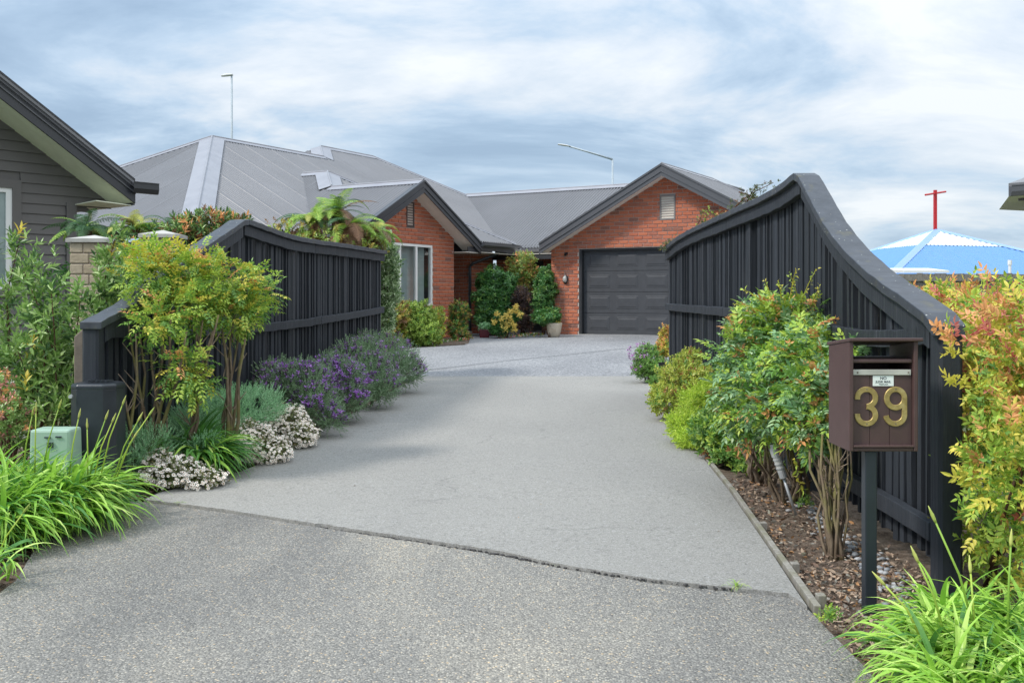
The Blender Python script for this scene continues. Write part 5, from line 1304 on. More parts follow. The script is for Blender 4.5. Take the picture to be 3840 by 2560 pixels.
# --- tall shrub left of the fence (long leaves on open stems)
def hebe_shrub(name, label, base_px, tips, Y, n_extra, region, mats, probs, protos, leafn=16, sc=1.0, group=None):
    b = onground(base_px, Y + .1); t = thing(name, label, 'shrub', b, group); P, A = [], []
    allt = [at(px, py, Y + random.uniform(-.35, .35)) for px, py in tips]
    for _ in range(n_extra):
        allt.append(at(random.uniform(region[0], region[1]), random.uniform(region[2], region[3]), Y + random.uniform(-.4, .35)))
    for k, tip in enumerate(allt):
        p0 = Vector((b.x + random.uniform(-.5, .5) + (tip.x - b.x) * .45, tip.y + random.uniform(-.05, .05), gz(b.x, b.y)))
        m1 = p0.lerp(tip, .4) + Vector((random.uniform(-.06, .06), 0, 0)); m2 = p0.lerp(tip, .75) + Vector((random.uniform(-.05, .05), random.uniform(-.05, .05), 0))
        mb = MB(); mb.tube([p0, m1, m2, tip], .008, .003, 5, cap=False); mb.build('stem', 'twig', t, True)
        pts = [p0, m1, m2, tip]
        H_ = tip.z - p0.z; m = int(leafn * max(.5, H_))
        for i in range(m):
            q = 1 - (i / m) ** 1.2 * (.72 if H_ > .8 else .9); seg = min(int(q * 3), 2); f_ = q * 3 - seg; c = pts[seg].lerp(pts[seg + 1], f_); d = (pts[seg + 1] - pts[seg]).normalized()
            P.append(c + Vector((random.gauss(0, .03), random.gauss(0, .03), random.gauss(0, .02)))); a = d * .8 + Vector((random.gauss(0, .5), random.gauss(0, .5), .3)); A.append(a)
            P.append(c + Vector((random.gauss(0, .05), random.gauss(0, .05), random.gauss(0, .03)))); A.append(d * .4 + Vector((random.gauss(0, .8), random.gauss(0, .8), .3)))
    P = np.array(P); A = np.array(A); n = len(P)
    scatter(t, 'foliage', protos, mats, P, axis_frames(A), RNG.uniform(.75, 1.15, n) * sc, vi=pick(probs, n), n_ind=150, pname='leafy_shoot')
    return t
hebe_shrub('leafy_shrub', 'tall open shrub with long narrow green leaves in front of the weatherboard wall', 180,
           [(75, 895), (130, 990), (20, 1080), (190, 1070), (250, 1150), (300, 1120), (60, 1300), (150, 1340), (270, 1330), (240, 1480), (120, 1180), (90, 1020), (215, 1200)], 6.5, 22, (-60, 270, 1280, 1560),
           ['g_hebe', 'g_hebe_dark', 'g_yellowleaf'], [.80, .18, .02], S_leaf, 13)
hebe_shrub('leafy_shrub', 'shrub with long narrow leaves growing up in front of the blue grey gate', 430,
           [(400, 980), (432, 890), (455, 1000), (380, 1180), (395, 1090), (350, 1120), (480, 960), (440, 1080), (410, 1150)], 7.6, 6, (400, 480, 1080, 1200),
           ['g_hebe', 'g_hebe_dark', 'g_yellowleaf'], [.80, .18, .02], S_leaf, 14, 1.0)
bush('small_shrub', 'low shrub with pinkish red leaves beside the green utility box', 'shrub', [B(40, 1570, 6.0, 70, 80), B(10, 1460, 6.1, 35, 80)], 300, S_small, ['pinkleaf', 'g_hebe', 'n_orange', 'whiteflower'], [.2, .65, .1, .05])

# --- background planting behind the left fence
bush('background_shrub', 'bushy green and russet shrub behind the left fence peak', 'shrub', [B(790, 860, 10.9, 100, 50), B(690, 900, 10.8, 60, 60), B(880, 870, 10.9, 60, 50)], 560, S_leaf, ['g_hebe', 'g_hebe_dark', 'russet', 'n_orange'], [.38, .32, .2, .1], stems=8)
bush('background_shrub', 'dark green hedge plant filling the gap behind the right pillar', 'shrub', [B(470, 1010, 11.6, 190, 75), B(700, 1050, 11.8, 220, 200), B(950, 1100, 12.0, 200, 180)], 1500, S_leaf, ['g_hebe_dark', 'choisya', 'g_hebe'], [.5, .3, .2], stems=8, sc=(1.0, 1.5))
bush('background_shrub', 'red flecked shrub glimpsed over the blue grey gate', 'shrub', [B(420, 930, 11.0, 60, 30), B(480, 920, 11.0, 50, 26)], 180, S_small, ['n_red', 'g_hebe', 'n_orange'], [.35, .35, .3], stems=3)

# --- tree ferns
def frond_proto(L, pin, n=18, droop=.9, wd=.034, rng=random):
    b = LB(); pts = []
    for i in range(n + 1):
        q = i / n; ang = math.radians(62) - droop * q * 1.7; pts.append((q, ang))
    x, z = 0.0, 0.0; path = [(0, 0)]
    for i in range(n):
        ang = math.radians(66) - droop * (i / n) * 1.75; x += math.cos(ang) * L / n; z += math.sin(ang) * L / n; path.append((x, z))
    for i in range(2, n + 1):
        q = i / n; w_ = pin * math.sin(math.pi * min(1, (q * .92 + .08))) ** .75 * (1 - .25 * q)
        a = path[i - 1]; c = path[i]; tx, tz = c[0] - a[0], c[1] - a[1]; m = math.hypot(tx, tz); tx /= m; tz /= m
        for sd in (-1, 1):
            d = np.array((tx * .35, sd * .9, tz * .35 - .16 + rng.uniform(-.08, .08))); base = np.array((c[0], 0, c[1])); nr = np.array((-tz, 0, tx))
            d /= np.linalg.norm(d); k = 6
            for j in range(k):      # pinnules along each pinna
                u = (j + .3) / k; pb = base + d * w_ * u - np.array((0, 0, .12 * w_ * u * u)); l2 = wd * (1 - u * .7)
                b.leaf(pb, d * .5 + np.array((tx, 0, tz)) * .9, nr, l2, .009, .1, 1); b.leaf(pb, d * .5 - np.array((tx, 0, tz)) * .9, nr, l2, .012, .1, 1)
            b.leaf(base, d, nr, w_, .012, .15, 1)
    b.ribbon([(p[0], 0, p[1]) for p in path[::3]], (0, 1, 0), [.014 * (1 - .8 * i / 9) for i in range(len(path[::3]))])
    return b.get()
FR = [frond_proto(.70, .15, droop=.75), frond_proto(.70, .17, droop=1.05), frond_proto(.70, .14, droop=1.35)]
def tree_fern(label, cs, n, L, probs, sc_lo=.75, name='tree_fern'):
    c = cs[0]; X_, Y_ = c.x, c.y; g = gz(X_, Y_); t = thing(name, label, 'tree fern', (X_, Y_, g), 'tree ferns behind the left fence')
    mats_ = ['fern', 'fern_dark', 'fern_brown', 'fern_yellow']; cache = {}
    for c in cs:
        mb = MB(); mb.tube([(X_, Y_, g), (X_ * .6 + c.x * .4, Y_, g + (c.z - g) * .5), (c.x, c.y, c.z)], .09, .075, 10); mb.build('trunk', 'twig', t, True)
        vi = pick(probs, n)
        for i in range(n):
            az = i * 2.39996 + random.uniform(-.3, .3); tilt = random.uniform(-1.5, -.2) if vi[i] == 2 else random.uniform(-.85, .12)
            k = int(RNG.integers(0, 3)); key = (k, int(vi[i]))
            if key not in cache:
                me = bpy.data.meshes.new('frond'); me.from_pydata(FR[k][0].tolist(), [], FR[k][1].tolist()); me.materials.append(MATS[mats_[key[1]]]); cache[key] = me
            s_ = L / .70 * random.uniform(sc_lo, 1.1)
            M = Matrix.Translation(c + UP * random.uniform(-.05, .05)) @ Matrix.Rotation(az, 4, 'Z') @ Matrix.Rotation(-tilt, 4, 'Y') @ Matrix.Rotation(random.uniform(-.3, .3), 4, 'X') @ Matrix.Scale(s_, 4)
            part(cache[key], 'frond', t, M)
    return t
tree_fern('large tree fern with green and dead brown fronds behind the left fence', [at(1265, 800, 13.0), at(1180, 840, 12.9), at(1310, 850, 12.8)], 34, .60, [.42, .14, .38, .06], .55)
tree_fern('smaller tree fern drooping over the fence end beside the brick gable', [at(1395, 885, 13.2)], 36, .48, [.72, .1, .08, .1], .6)
tree_fern('dark green tree fern between the weatherboard house and the first pillar', [at(320, 865, 11.8)], 26, .50, [.25, .70, .0, .05])
tree_fern('bright yellow green fern showing above the gate', [at(500, 860, 12.0)], 26, .46, [.35, .05, .05, .55])
tree_fern('fern with russet fronds behind the second pillar', [at(640, 860, 12.2)], 26, .46, [.40, .2, .3, .1])
bush('background_shrub', 'yellowing low shrub along the fence below the tree fern', 'shrub', [B(1090, 880, 12.6, 90, 50), B(1200, 930, 12.6, 120, 70), B(1330, 950, 12.8, 100, 80)], 520, S_mid, ['winbush', 'winbush_gold', 'russet'], [.5, .3, .2])

# --- pale tipped hedge column at the end of the left fence
bush('column_shrub', 'tall narrow shrub with pale silvery tips at the far end of the left fence', 'shrub',
     [B(1430, 980, 13.7, 65, 90), B(1440, 1090, 13.7, 52, 90), B(1425, 1190, 13.7, 50, 80), B(1400, 900, 13.8, 60, 40)], 1900, S_mid, ['olearia', 'g_hebe_dark'], [.85, .15], sc=(.8, 1.3), up=.8)

# --- nandina left of the drive, on bare stems
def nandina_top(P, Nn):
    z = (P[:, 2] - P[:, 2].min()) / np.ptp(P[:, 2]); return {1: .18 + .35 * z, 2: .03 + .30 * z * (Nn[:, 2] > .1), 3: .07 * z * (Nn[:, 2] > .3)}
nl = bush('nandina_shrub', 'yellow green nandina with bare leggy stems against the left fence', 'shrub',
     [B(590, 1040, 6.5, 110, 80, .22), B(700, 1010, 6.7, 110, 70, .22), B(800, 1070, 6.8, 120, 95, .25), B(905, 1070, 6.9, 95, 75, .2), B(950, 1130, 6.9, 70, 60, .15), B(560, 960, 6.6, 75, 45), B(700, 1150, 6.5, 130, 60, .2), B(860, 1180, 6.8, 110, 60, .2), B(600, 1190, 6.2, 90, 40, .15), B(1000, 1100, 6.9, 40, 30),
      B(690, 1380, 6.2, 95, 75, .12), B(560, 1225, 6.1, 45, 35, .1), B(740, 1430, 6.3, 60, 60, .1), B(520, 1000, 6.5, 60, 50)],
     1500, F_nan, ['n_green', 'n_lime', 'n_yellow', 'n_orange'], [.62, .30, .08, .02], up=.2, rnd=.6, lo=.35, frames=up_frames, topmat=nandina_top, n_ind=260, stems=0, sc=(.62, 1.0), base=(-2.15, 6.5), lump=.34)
for (bx_, by_, Y, tips) in ((565, 1640, 6.25, [(520, 1230), (560, 1200), (640, 1190), (480, 1210), (700, 1240), (610, 1160)]), (700, 1560, 6.4, [(690, 1230), (760, 1200), (800, 1240), (740, 1180), (820, 1180)]), (850, 1560, 6.7, [(860, 1260), (900, 1230), (920, 1270), (830, 1210), (880, 1180), (930, 1210)]), (500, 1650, 6.1, [(510, 1250), (470, 1500)])):
    for tx, ty in tips:
        b_ = onground(bx_ + random.uniform(-25, 25), Y); tp = at(tx, ty, Y + random.uniform(-.05, .1)); m_ = b_.lerp(tp, .35) + Vector((random.uniform(-.05, .05), random.uniform(-.03, .03), 0)); m2 = b_.lerp(tp, .7) + Vector((random.uniform(-.04, .04), 0, 0))
        mb = MB(); mb.tube([b_, b_.lerp(m_, .5) + Vector((random.uniform(-.015, .015), 0, 0)), m_, m2, tp], .016 * random.uniform(.6, 1.25), .006, 7); mb.build('stem', 'bark', nl, True)
        for _ in range(3):
            q = random.uniform(.25, .9); c = b_.lerp(tp, q); e_ = c + Vector((random.uniform(-.09, .09), random.uniform(-.04, .04), random.uniform(.05, .14))); mb = MB(); mb.tube([c, e_], .005, .002, 5); mb.build('twig', 'greystem', nl)

# --- agapanthus
def strap(L, a0, bend, wd=.026, seg=8):
    b = LB(); x = z = 0; pts = [(0, 0, 0)]
    for i in range(seg):
        q = (i + .5) / seg; ang = a0 - bend * q ** 1.15; x += math.cos(ang) * L / seg; z += math.sin(ang) * L / seg; pts.append((x, 0, z))
    ws = [wd * (.65 + .35 * min(1, i / 2)) * (1 - max(0, (i / seg - .55)) / .46) for i in range(seg + 1)]
    b.ribbon(pts, (0, 1, 0), ws, .18); return b.get()
ST = [strap(.5, math.radians(a), bd) for a, bd in ((76, 1.8), (72, 2.2), (66, 2.1), (60, 2.2), (78, 2.5), (52, 2.0), (66, 1.6), (80, 1.2), (45, 1.6), (62, 2.4), (70, 1.9))]
def agapanthus(label, fans, n_per, L, mats, probs, stalks=(), drift=None, group=None, loc=None, n_ind=290, up_bias=0, sc=(.7, 1.1)):
    c = Vector(loc) if loc is not None else Vector((sum(f_[0] for f_ in fans) / len(fans), sum(f_[1] for f_ in fans) / len(fans), 0)); c.z = gz(c.x, c.y)
    t = thing('agapanthus', label, 'strap leaf plant', c, group); P, Rr = [], []
    for (x, y) in fans:
        for k in range(n_per):
            az = random.uniform(0, 2 * math.pi)
            if drift is not None and random.random() < .5: az = drift + random.gauss(0, .8)
            P.append((x + random.gauss(0, .035), y + random.gauss(0, .035), gz(x, y) + random.uniform(-.01, .03)))
            M = Matrix.Rotation(az, 3, 'Z') @ Matrix.Rotation(random.uniform(-.25, .12), 3, 'Y') @ Matrix.Rotation(random.uniform(-.25, .25), 3, 'X'); Rr.append(np.array(M))
    n = len(P); scatter(t, 'leaves', ST, mats, np.array(P), np.array(Rr), RNG.uniform(sc[0], sc[1], n) * L / .5, vi=pick(probs, n), n_ind=n_ind, pname='leaf')
    for (b_, tp) in stalks:
        mid = b_.lerp(tp, .55) + Vector((0, 0, .02)) + Vector(((b_.x - tp.x) * .08, 0, 0)); mb = MB(); mb.tube([b_, mid, tp], .0042, .0028, 6); sk = mb.build('flower_stalk', 'n_lime', t, True)
        d = (tp - mid).normalized(); mb = MB(); mb.tube([tp, tp + d * .012, tp + d * .026, tp + d * .04, tp + d * .056], .004, .001, 7)
        k = 7; rad = [.0030, .0052, .0056, .0034, .001]
        for i in range(5):
            cc = tp + d * (0, .012, .026, .04, .056)[i]
            for j in range(k): v = Vector(mb.v[i * k + j]); cv = v - cc; mb.v[i * k + j] = tuple(cc + (cv.normalized() if cv.length else cv) * rad[i])
        mb.build('flower_bud', 'bud', sk, True)
    return t
fansL = []
for i in range(24):
    fansL.append((random.uniform(-3.05, -2.28), random.uniform(4.75, 5.42)))
fansL += [(-2.75, 5.32), (-2.65, 5.36), (-2.55, 5.34), (-2.85, 5.36), (-2.5, 5.2), (-2.7, 5.2), (-2.45, 4.6), (-2.45, 4.7), (-2.6, 4.8), (-2.75, 4.9), (-2.3, 5.3), (-2.35, 5.1), (-2.28, 4.95), (-2.22, 5.1), (-2.4, 4.75), (-2.6, 4.65), (-2.25, 5.25)]
bs = [(219, 1534, 150), (120, 1560, 80), (135, 1547, 130), (294, 1570, 255), (394, 1575, 330), (419, 1585, 345), (458, 1520, 370), (516, 1580, 420), (556, 1560, 425), (327, 1608, 330), (500, 1644, 430)]
agapanthus('large clump of bright green strap leaves in the left foreground', fansL, 84, .46, ['aga', 'aga_dark'], [.72, .28],
           [(at(bx_, 1820, 5.1), at(px, py, 5.1)) for px, py, bx_ in bs], drift=-.5, loc=(-2.3, 5.0, 0), group='agapanthus clumps')
agapanthus('small strap leaf tuft at the left picture edge', [(-2.22, 4.05), (-2.32, 4.1), (-2.14, 4.15)], 14, .34, ['aga', 'aga_dark'], [.7, .3], [(Vector((-2.2, 4.2, .0)), at(85, 1925, 4.2))], drift=-.2, group='agapanthus clumps')
p = gp(740, 1790)
agapanthus('dark green strap leaf clump between the white daisy mounds', [(-2.10 + random.uniform(-.13, .12), 6.50 + random.uniform(-.10, .10)) for _ in range(11)], 50, .50, ['aga_dark', 'aga'], [.75, .25], (), drift=-.7, loc=(-2.02, 6.36, 0), group='agapanthus clumps')
fansR = [(random.uniform(1.36, 1.95), random.uniform(2.55, 3.30)) for _ in range(26)] + [(1.28, 3.0), (1.25, 2.8), (1.32, 3.2), (1.2, 2.65), (1.5, 3.35)]
fansR = [(x, y) for x, y in fansR if x > .40 * y + .04]
bsR = [(3320, 2195, 3480), (3445, 2110, 3560), (3510, 1960, 3680), (3640, 2150, 3660), (3790, 2050, 3780)]
agapanthus('bright green strap leaf clump in the right foreground below the letterbox', fansR, 110, .335, ['aga', 'aga_dark'], [.86, .14],
           [(at(bx_, 2450, 3.0), at(px, py, 3.05)) for px, py, bx_ in bsR], drift=math.pi + .4, loc=(1.6, 3.0, 0), group='agapanthus clumps', n_ind=290)

# --- santolina, daisies
bush('grey_santolina', 'small grey green ferny mound beside the black utility pillar', 'shrub', [B(560, 1690, 6.2, 85, 75, .16), B(500, 1740, 6.1, 50, 60, .1)], 900, S_fine, ['santo'], up=.9, rnd=.35, stems=0, group='ferny grey mounds')
bush('grey_santolina', 'wide grey green ferny mound behind the pale daisies', 'shrub', [B(800, 1570, 7.1, 130, 70, .25), B(930, 1530, 7.4, 120, 65, .28), B(730, 1600, 6.9, 90, 55, .2)], 2100, S_fine, ['santo'], up=.9, rnd=.35, stems=0, group='ferny grey mounds')
bush('grey_santolina', 'little grey green tuft between the strap leaves and front daisies', 'shrub', [B(770, 1690, 6.4, 45, 35, .1)], 220, S_fine, ['santo'], up=.9, rnd=.35, stems=0, group='ferny grey mounds')
def daisy_proto(open_=1.0):
    b = LB(); k = 9
    for j in range(k):
        a = 2 * math.pi * j / k; b.leaf((0, 0, 0), (math.cos(a), math.sin(a), .25 / open_), (0, 0, 1), .0118, .0078, .1, 1, .05)
    return b.get()
def eye_proto(): b = LB(); b.tri_disc((0, 0, .0035), (0, 0, 1), .0042, 6); return b.get()
DP, EP = [daisy_proto(), daisy_proto(.6)], [eye_proto()]
def daisies(label, blobs, nf, nl, group='white daisy mounds'):
    t = bush('daisy_mound', label, 'flowering plant', blobs, nl, S_small, ['daisyleaf'], up=.9, rnd=.5, sc=(.55, .85), lo=.3, hi=.95, stems=0, group=group)
    P, Nn = crown(blobs, nf, .86, 1.16, lump=.12); k = np.argsort(RNG.random(nf))
    ax = Nn * .8 + np.array((0, -.25, .8)) + RNG.normal(size=P.shape) * .35; R_ = axis_frames(ax); s_ = RNG.uniform(.75, 1.15, nf)
    scatter(t, 'flowers', DP, ['daisy'], P, R_, s_, n_ind=140, pname='daisy')
    scatter(t, 'flower_centres', EP, ['daisyeye'], P, R_, s_, pi=np.zeros(nf, int), n_ind=0)
    return t
daisies('front mound of white daisies at the edge of the paving joint', [B(650, 1770, 6.05, 105, 58, .17), B(760, 1800, 6.05, 80, 40, .14), B(600, 1740, 6.1, 60, 50, .12), B(830, 1815, 6.1, 30, 18, .05)], 1200, 1100)
daisies('middle mound of pale daisies beside the dark strap leaves', [B(930, 1660, 6.95, 110, 78, .2), B(1010, 1690, 6.9, 80, 55, .16), B(880, 1690, 6.8, 60, 55, .14)], 1700, 1300)
daisies('far mound of pale daisies below the lavender', [B(1070, 1590, 7.6, 80, 70, .18), B(1130, 1630, 7.5, 60, 45, .14)], 1200, 800)

# --- lavender
def lav_flower():
    b = LB(); b.blob((0, 0, 0), (0, 0, 1), .0065, .026, 6); v0 = len(b.v); b2 = LB()
    for j in range(4): a = j * 1.6 + .3; b2.leaf((0, 0, .022), (math.cos(a) * .75, math.sin(a) * .75, .75), (0, 0, 1), .024, .009, .15, 1)
    return b.get(), b2.get()
LH, LP = lav_flower()
def lavender(label, blobs, n, nf, fade=0.15):
    blobs = [(b_[0], b_[1], b_[2] - .10 * b_[5], b_[3], b_[4], b_[5] * .90) for b_ in blobs]
    t = bush('lavender_bush', label, 'lavender', blobs, n, S_fine, ['lavleaf'], up=.75, rnd=.35, stems=3, sc=(.9, 1.5), lo=.35, lump=.12, group='lavender bushes along the left fence')
    P, Nn = crown(blobs, nf, .98, 1.16, lump=.12); keep = (Nn[:, 2] > -.25); P, Nn = P[keep], Nn[keep]; m = len(P)
    ax = Nn * .7 + np.array((0, 0, 1.0)) + RNG.normal(size=P.shape) * .25; R_ = axis_frames(ax); s_ = RNG.uniform(.9, 1.45, m)
    scatter(t, 'flower_heads', [LH], ['lavhead', 'lavfaded'], P, R_, s_, vi=pick([.7, .3], m), n_ind=0)
    scatter(t, 'petals', [LP], ['lavflower', 'lavfaded'], P, R_, s_ * 1.2, vi=pick([1 - fade, fade], m), n_ind=100, pname='flower')
    scatter(t, 'petals', [LP], ['lavflower', 'lavfaded'], P + np.array((0, 0, -.012)), R_ @ np.array(Matrix.Rotation(.8, 3, 'Z')), s_ * .8, vi=pick([1 - fade, fade], m), n_ind=0)
    return t
lavender('nearest purple lavender beside the pale daisy mound', [B(1120, 1440, 8.3, 115, 75, .24), B(1050, 1420, 8.5, 80, 55, .2), B(1180, 1510, 8.1, 70, 70, .18), B(1240, 1570, 8.0, 40, 40, .1)], 2300, 640)
lavender('second lavender with the strongest purple flowers', [B(1290, 1430, 9.0, 75, 75, .22), B(1250, 1390, 9.1, 70, 50, .2), B(1310, 1500, 8.8, 55, 50, .15)], 1600, 560)
lavender('third greener lavender with few flowers beside the drive edge', [B(1390, 1400, 10.0, 85, 80, .28), B(1350, 1330, 10.3, 85, 60, .26), B(1430, 1450, 9.8, 60, 55, .2)], 2000, 330, .45)
lavender('farthest lavender at the end of the left fence', [B(1480, 1370, 11.2, 85, 75, .3), B(1440, 1310, 11.5, 90, 55, .28), B(1530, 1390, 11.3, 60, 50, .2), B(1360, 1290, 11.6, 60, 40, .2)], 2100, 300, .6)

# --- bushes in front of the left gable
bush('rounded_bush', 'rounded glossy lime green bush under the white window', 'shrub', [B(1570, 1190, 20.6, 62, 55), B(1540, 1230, 20.4, 70, 60), B(1590, 1250, 20.3, 55, 45)], 2300, S_mid, ['winbush', 'n_green'], [.85, .15], sc=(.9, 1.4), lo=.6)
bush('rounded_bush', 'golden brown bush left of the lime bush under the window', 'shrub', [B(1475, 1200, 20.0, 55, 50), B(1450, 1250, 19.8, 50, 50), B(1500, 1160, 20.3, 35, 25)], 1200, S_mid, ['winbush_gold', 'russet', 'winbush'], [.5, .25, .25], sc=(.9, 1.3))
bush('upright_shrub', 'slender yellow leaved shrub right of the window bush', 'shrub', [B(1645, 1190, 21.0, 22, 38), B(1640, 1240, 21.0, 28, 35), B(1625, 1270, 20.9, 30, 18)], 420, S_mid, ['n_yellow', 'winbush', 'n_lime'], [.35, .35, .3], sc=(.8, 1.2))
bush('upright_shrub', 'narrow green and bronze shrub against the brick pier', 'shrub', [B(1722, 1170, 22.6, 34, 36), B(1712, 1225, 22.5, 32, 40), B(1725, 1258, 22.3, 32, 24)], 1000, S_mid, ['choisya', 'winbush_gold', 'russet', 'n_green'], [.35, .3, .15, .2], sc=(.8, 1.25))
bush('bedding_flowers', 'low red and white bedding flowers at the foot of the gable', 'flowers', [B(1610, 1286, 20.9, 40, 7, .25), B(1680, 1284, 21.4, 50, 7, .25), B(1735, 1280, 21.8, 30, 6, .2)], 320, S_small, ['n_green', 'redflower', 'whiteflower', 'choisya'], [.5, .14, .1, .26], stems=0)
# --- porch planting
bush('glossy_shrub', 'large dark green glossy shrub left of the porch', 'shrub', [B(1850, 1060, 24.3, 60, 55), B(1835, 1130, 24.1, 58, 60), B(1900, 1090, 24.2, 45, 70), B(1850, 1190, 24.0, 50, 45), B(1805, 1195, 23.9, 26, 24)], 2600, S_palm, ['choisya', 'n_green'], [.85, .15], sc=(1.0, 1.5), lo=.6, group='glossy porch shrubs')
bush('glossy_shrub', 'dark green glossy shrub against the garage pier', 'shrub', [B(2045, 1090, 24.2, 38, 70), B(2020, 1150, 24.0, 40, 60), B(2050, 1030, 24.4, 26, 30)], 1500, S_palm, ['choisya', 'lowgreen'], [.7, .3], sc=(1.0, 1.5), lo=.6, group='glossy porch shrubs')
bush('glossy_shrub', 'small glossy palmate leaved plant leaning over the cream pot', 'shrub', [B(2045, 1190, 22.9, 45, 25), B(2075, 1180, 22.8, 28, 20)], 420, S_palm, ['choisya', 'lowgreen'], [.7, .3], sc=(1.1, 1.6), group='glossy porch shrubs')
bush('tall_golden_shrub', 'tall thin yellow green shrub with reddish tips in the middle of the porch', 'shrub', [B(1950, 1000, 25.0, 50, 50), B(1975, 970, 25.0, 28, 28), B(1990, 1040, 25.0, 35, 40), B(1930, 1050, 25.0, 40, 40), B(1960, 1090, 25.0, 45, 50)], 1500, S_small, ['winbush', 'winbush_gold', 'n_orange', 'g_hebe'], [.3, .3, .1, .3], sc=(1.2, 2.0), lo=.4)
bush('plum_shrub', 'dark plum leaved shrub between the glossy green shrubs', 'shrub', [B(1960, 1130, 23.9, 36, 45), B(1965, 1190, 23.8, 38, 45), B(1950, 1100, 24.0, 22, 22)], 1200, S_small, ['plum', 'russet'], [.85, .15], sc=(1.3, 2.0))
yf = bush('yellow_rhododendron', 'shrub with clusters of pale yellow flowers in the porch bed', 'shrub', [B(1890, 1210, 23.0, 42, 32), B(1870, 1235, 22.9, 40, 20), B(1930, 1180, 23.0, 26, 24)], 420, S_palm, ['choisya'], sc=(.8, 1.2))
for (px, py, r) in ((1853, 1208, 9), (1865, 1178, 8), (1905, 1190, 15), (1898, 1185, 9), (1933, 1160, 9), (1912, 1210, 14), (1928, 1217, 8), (1948, 1178, 13), (1935, 1150, 6), (1880, 1197, 6), (1890, 1226, 15), (1900, 1232, 13), (1928, 1238, 8), (1914, 1168, 7)):
    bb = [B(px, py, 22.75, r * .9, r * .8)]; P, Nn = crown(bb, 34, .7, 1.0)
    scatter(yf, 'flower_cluster', S_small, ['yellowflower'], P, axis_frames(Nn + np.array((0, -.5, .3))), RNG.uniform(.8, 1.3, len(P)))
bush('bedding_flowers', 'low bedding flowers with red blooms at the front of the porch bed', 'flowers', [B(1990, 1258, 23.3, 45, 6, .2), B(1960, 1262, 23.1, 30, 5, .2), B(1900, 1262, 23.0, 40, 4, .2)], 260, S_small, ['n_green', 'redflower', 'whiteflower', 'yellowflower'], [.6, .2, .1, .1], stems=0)
t = thing('plant_pot', 'glazed burgundy square pot at the foot of the dark downpipe', 'pot', onground(1817, 23.3))
c = at(1817, 1262, 23.3); c.z = gz(c.x, c.y)
mb = MB(); a = .125; zt = .19
mb.hexa([c + Vector((-a * .85, -a * .85, 0)), c + Vector((a * .85, -a * .85, 0)), c + Vector((a * .85, a * .85, 0)), c + Vector((-a * .85, a * .85, 0)), c + Vector((-a, -a, zt)), c + Vector((a, -a, zt)), c + Vector((a, a, zt)), c + Vector((-a, a, zt))]); mb.build('pot_body', 'burgundy', t, bevel=.008)
bush('succulent', 'small grey green succulent in the burgundy pot', 'potted plant', [(c.x, c.y, c.z + .235, .11, .1, .06)], 90, S_mid, ['santo'], stems=0)
t = thing('plant_pot', 'cream ceramic pot beside the garage pier', 'pot', onground(2078, 22.9)); c = onground(2078, 22.9)
mb = MB(); mb.lathe(c, [(.10, 0), (.12, .01), (.155, .12), (.175, .24), (.188, .30), (.188, .325), (.168, .325), (.160, .27), (.0, .27)], 28); pb = mb.build('pot_body', 'creampot', t, True)
mb = MB(); mb.box(c + Vector((-.02, -.158, .16)), (.10, .012, .09)); mb.build('pot_medallion', 'creampot_dark', pb)
bush('pot_flowers', 'yellow flowers growing in the cream pot', 'potted flowers', [(c.x, c.y, c.z + .345, .15, .14, .05)], 240, S_small, ['yellowflower', 'n_green'], [.5, .5], stems=0)

# --- right bed, far to near
bush('orange_shrub', 'small orange yellow shrub at the far end of the right fence', 'shrub', [B(2500, 1280, 12.9, 24, 42), B(2488, 1310, 12.8, 24, 28), B(2496, 1245, 12.9, 12, 20)], 700, S_small, ['n_yellow', 'n_orange', 'winbush_gold', 'lowgreen'], [.4, .25, .25, .1], sc=(.9, 1.3))
t = bush('purple_daisy_bush', 'green bush with small purple flowers at the drive corner', 'shrub', [B(2430, 1340, 12.4, 42, 42), B(2410, 1380, 12.2, 38, 30), B(2470, 1380, 12.2, 34, 28)], 900, S_small, ['lowgreen', 'n_green'], sc=(.9, 1.3))
P, Nn = crown([B(2395, 1330, 12.3, 28, 32), B(2385, 1370, 12.1, 14, 30)], 50, .9, 1.1)
scatter(t, 'flowers', [LP], ['purpleflower'], P, axis_frames(Nn + np.array((0, -.2, 1))), RNG.uniform(1.2, 1.8, len(P)))
t = thing('plant_label', 'small wooden stake with black tag beside the purple flowered bush', 'plant label', gp(2495, 1390))
c = at(2494, 1340, 11.6); mb = MB(); mb.box((c.x, 11.6, (c.z + .12) / 2), (.012, .008, c.z - .1)); mb.build('stake', 'palewood', t); mb = MB(); mb.box((c.x - .03, 11.59, c.z - .08), (.085, .006, .05)); mb.build('tag', 'lampblack', t)
bush('azalea_bush', 'spreading yellow green azalea with rusty leaves beside the drive', 'shrub', [B(2560, 1430, 9.2, 95, 65, .26), B(2500, 1500, 8.9, 60, 45, .2), B(2620, 1370, 9.6, 70, 50, .25), B(2650, 1460, 9.0, 80, 80, .26), B(2590, 1360, 9.8, 55, 40)], 3000, S_small, ['azalea', 'azalea_rust', 'lowgreen'], [.78, .09, .13], sc=(.9, 1.4), lo=.6, n_ind=120)
bush('low_shrub', 'small dark green shrub beside the step of the drive edge', 'shrub', [B(2465, 1432, 10.0, 26, 14, .08)], 120, S_small, ['lowgreen', 'n_green'])
bush('lime_bush', 'bright lime green feathery bush right of the drive', 'shrub', [B(2640, 1530, 7.9, 75, 60, .18), B(2580, 1600, 7.6, 60, 45, .16), B(2690, 1490, 8.0, 60, 60, .16), B(2600, 1650, 7.4, 45, 28, .12)], 2300, [sprig(12, .035, .007, .06, 60, 15, 1) for _ in range(4)], ['lime'], sc=(.8, 1.2), lo=.6, n_ind=100)
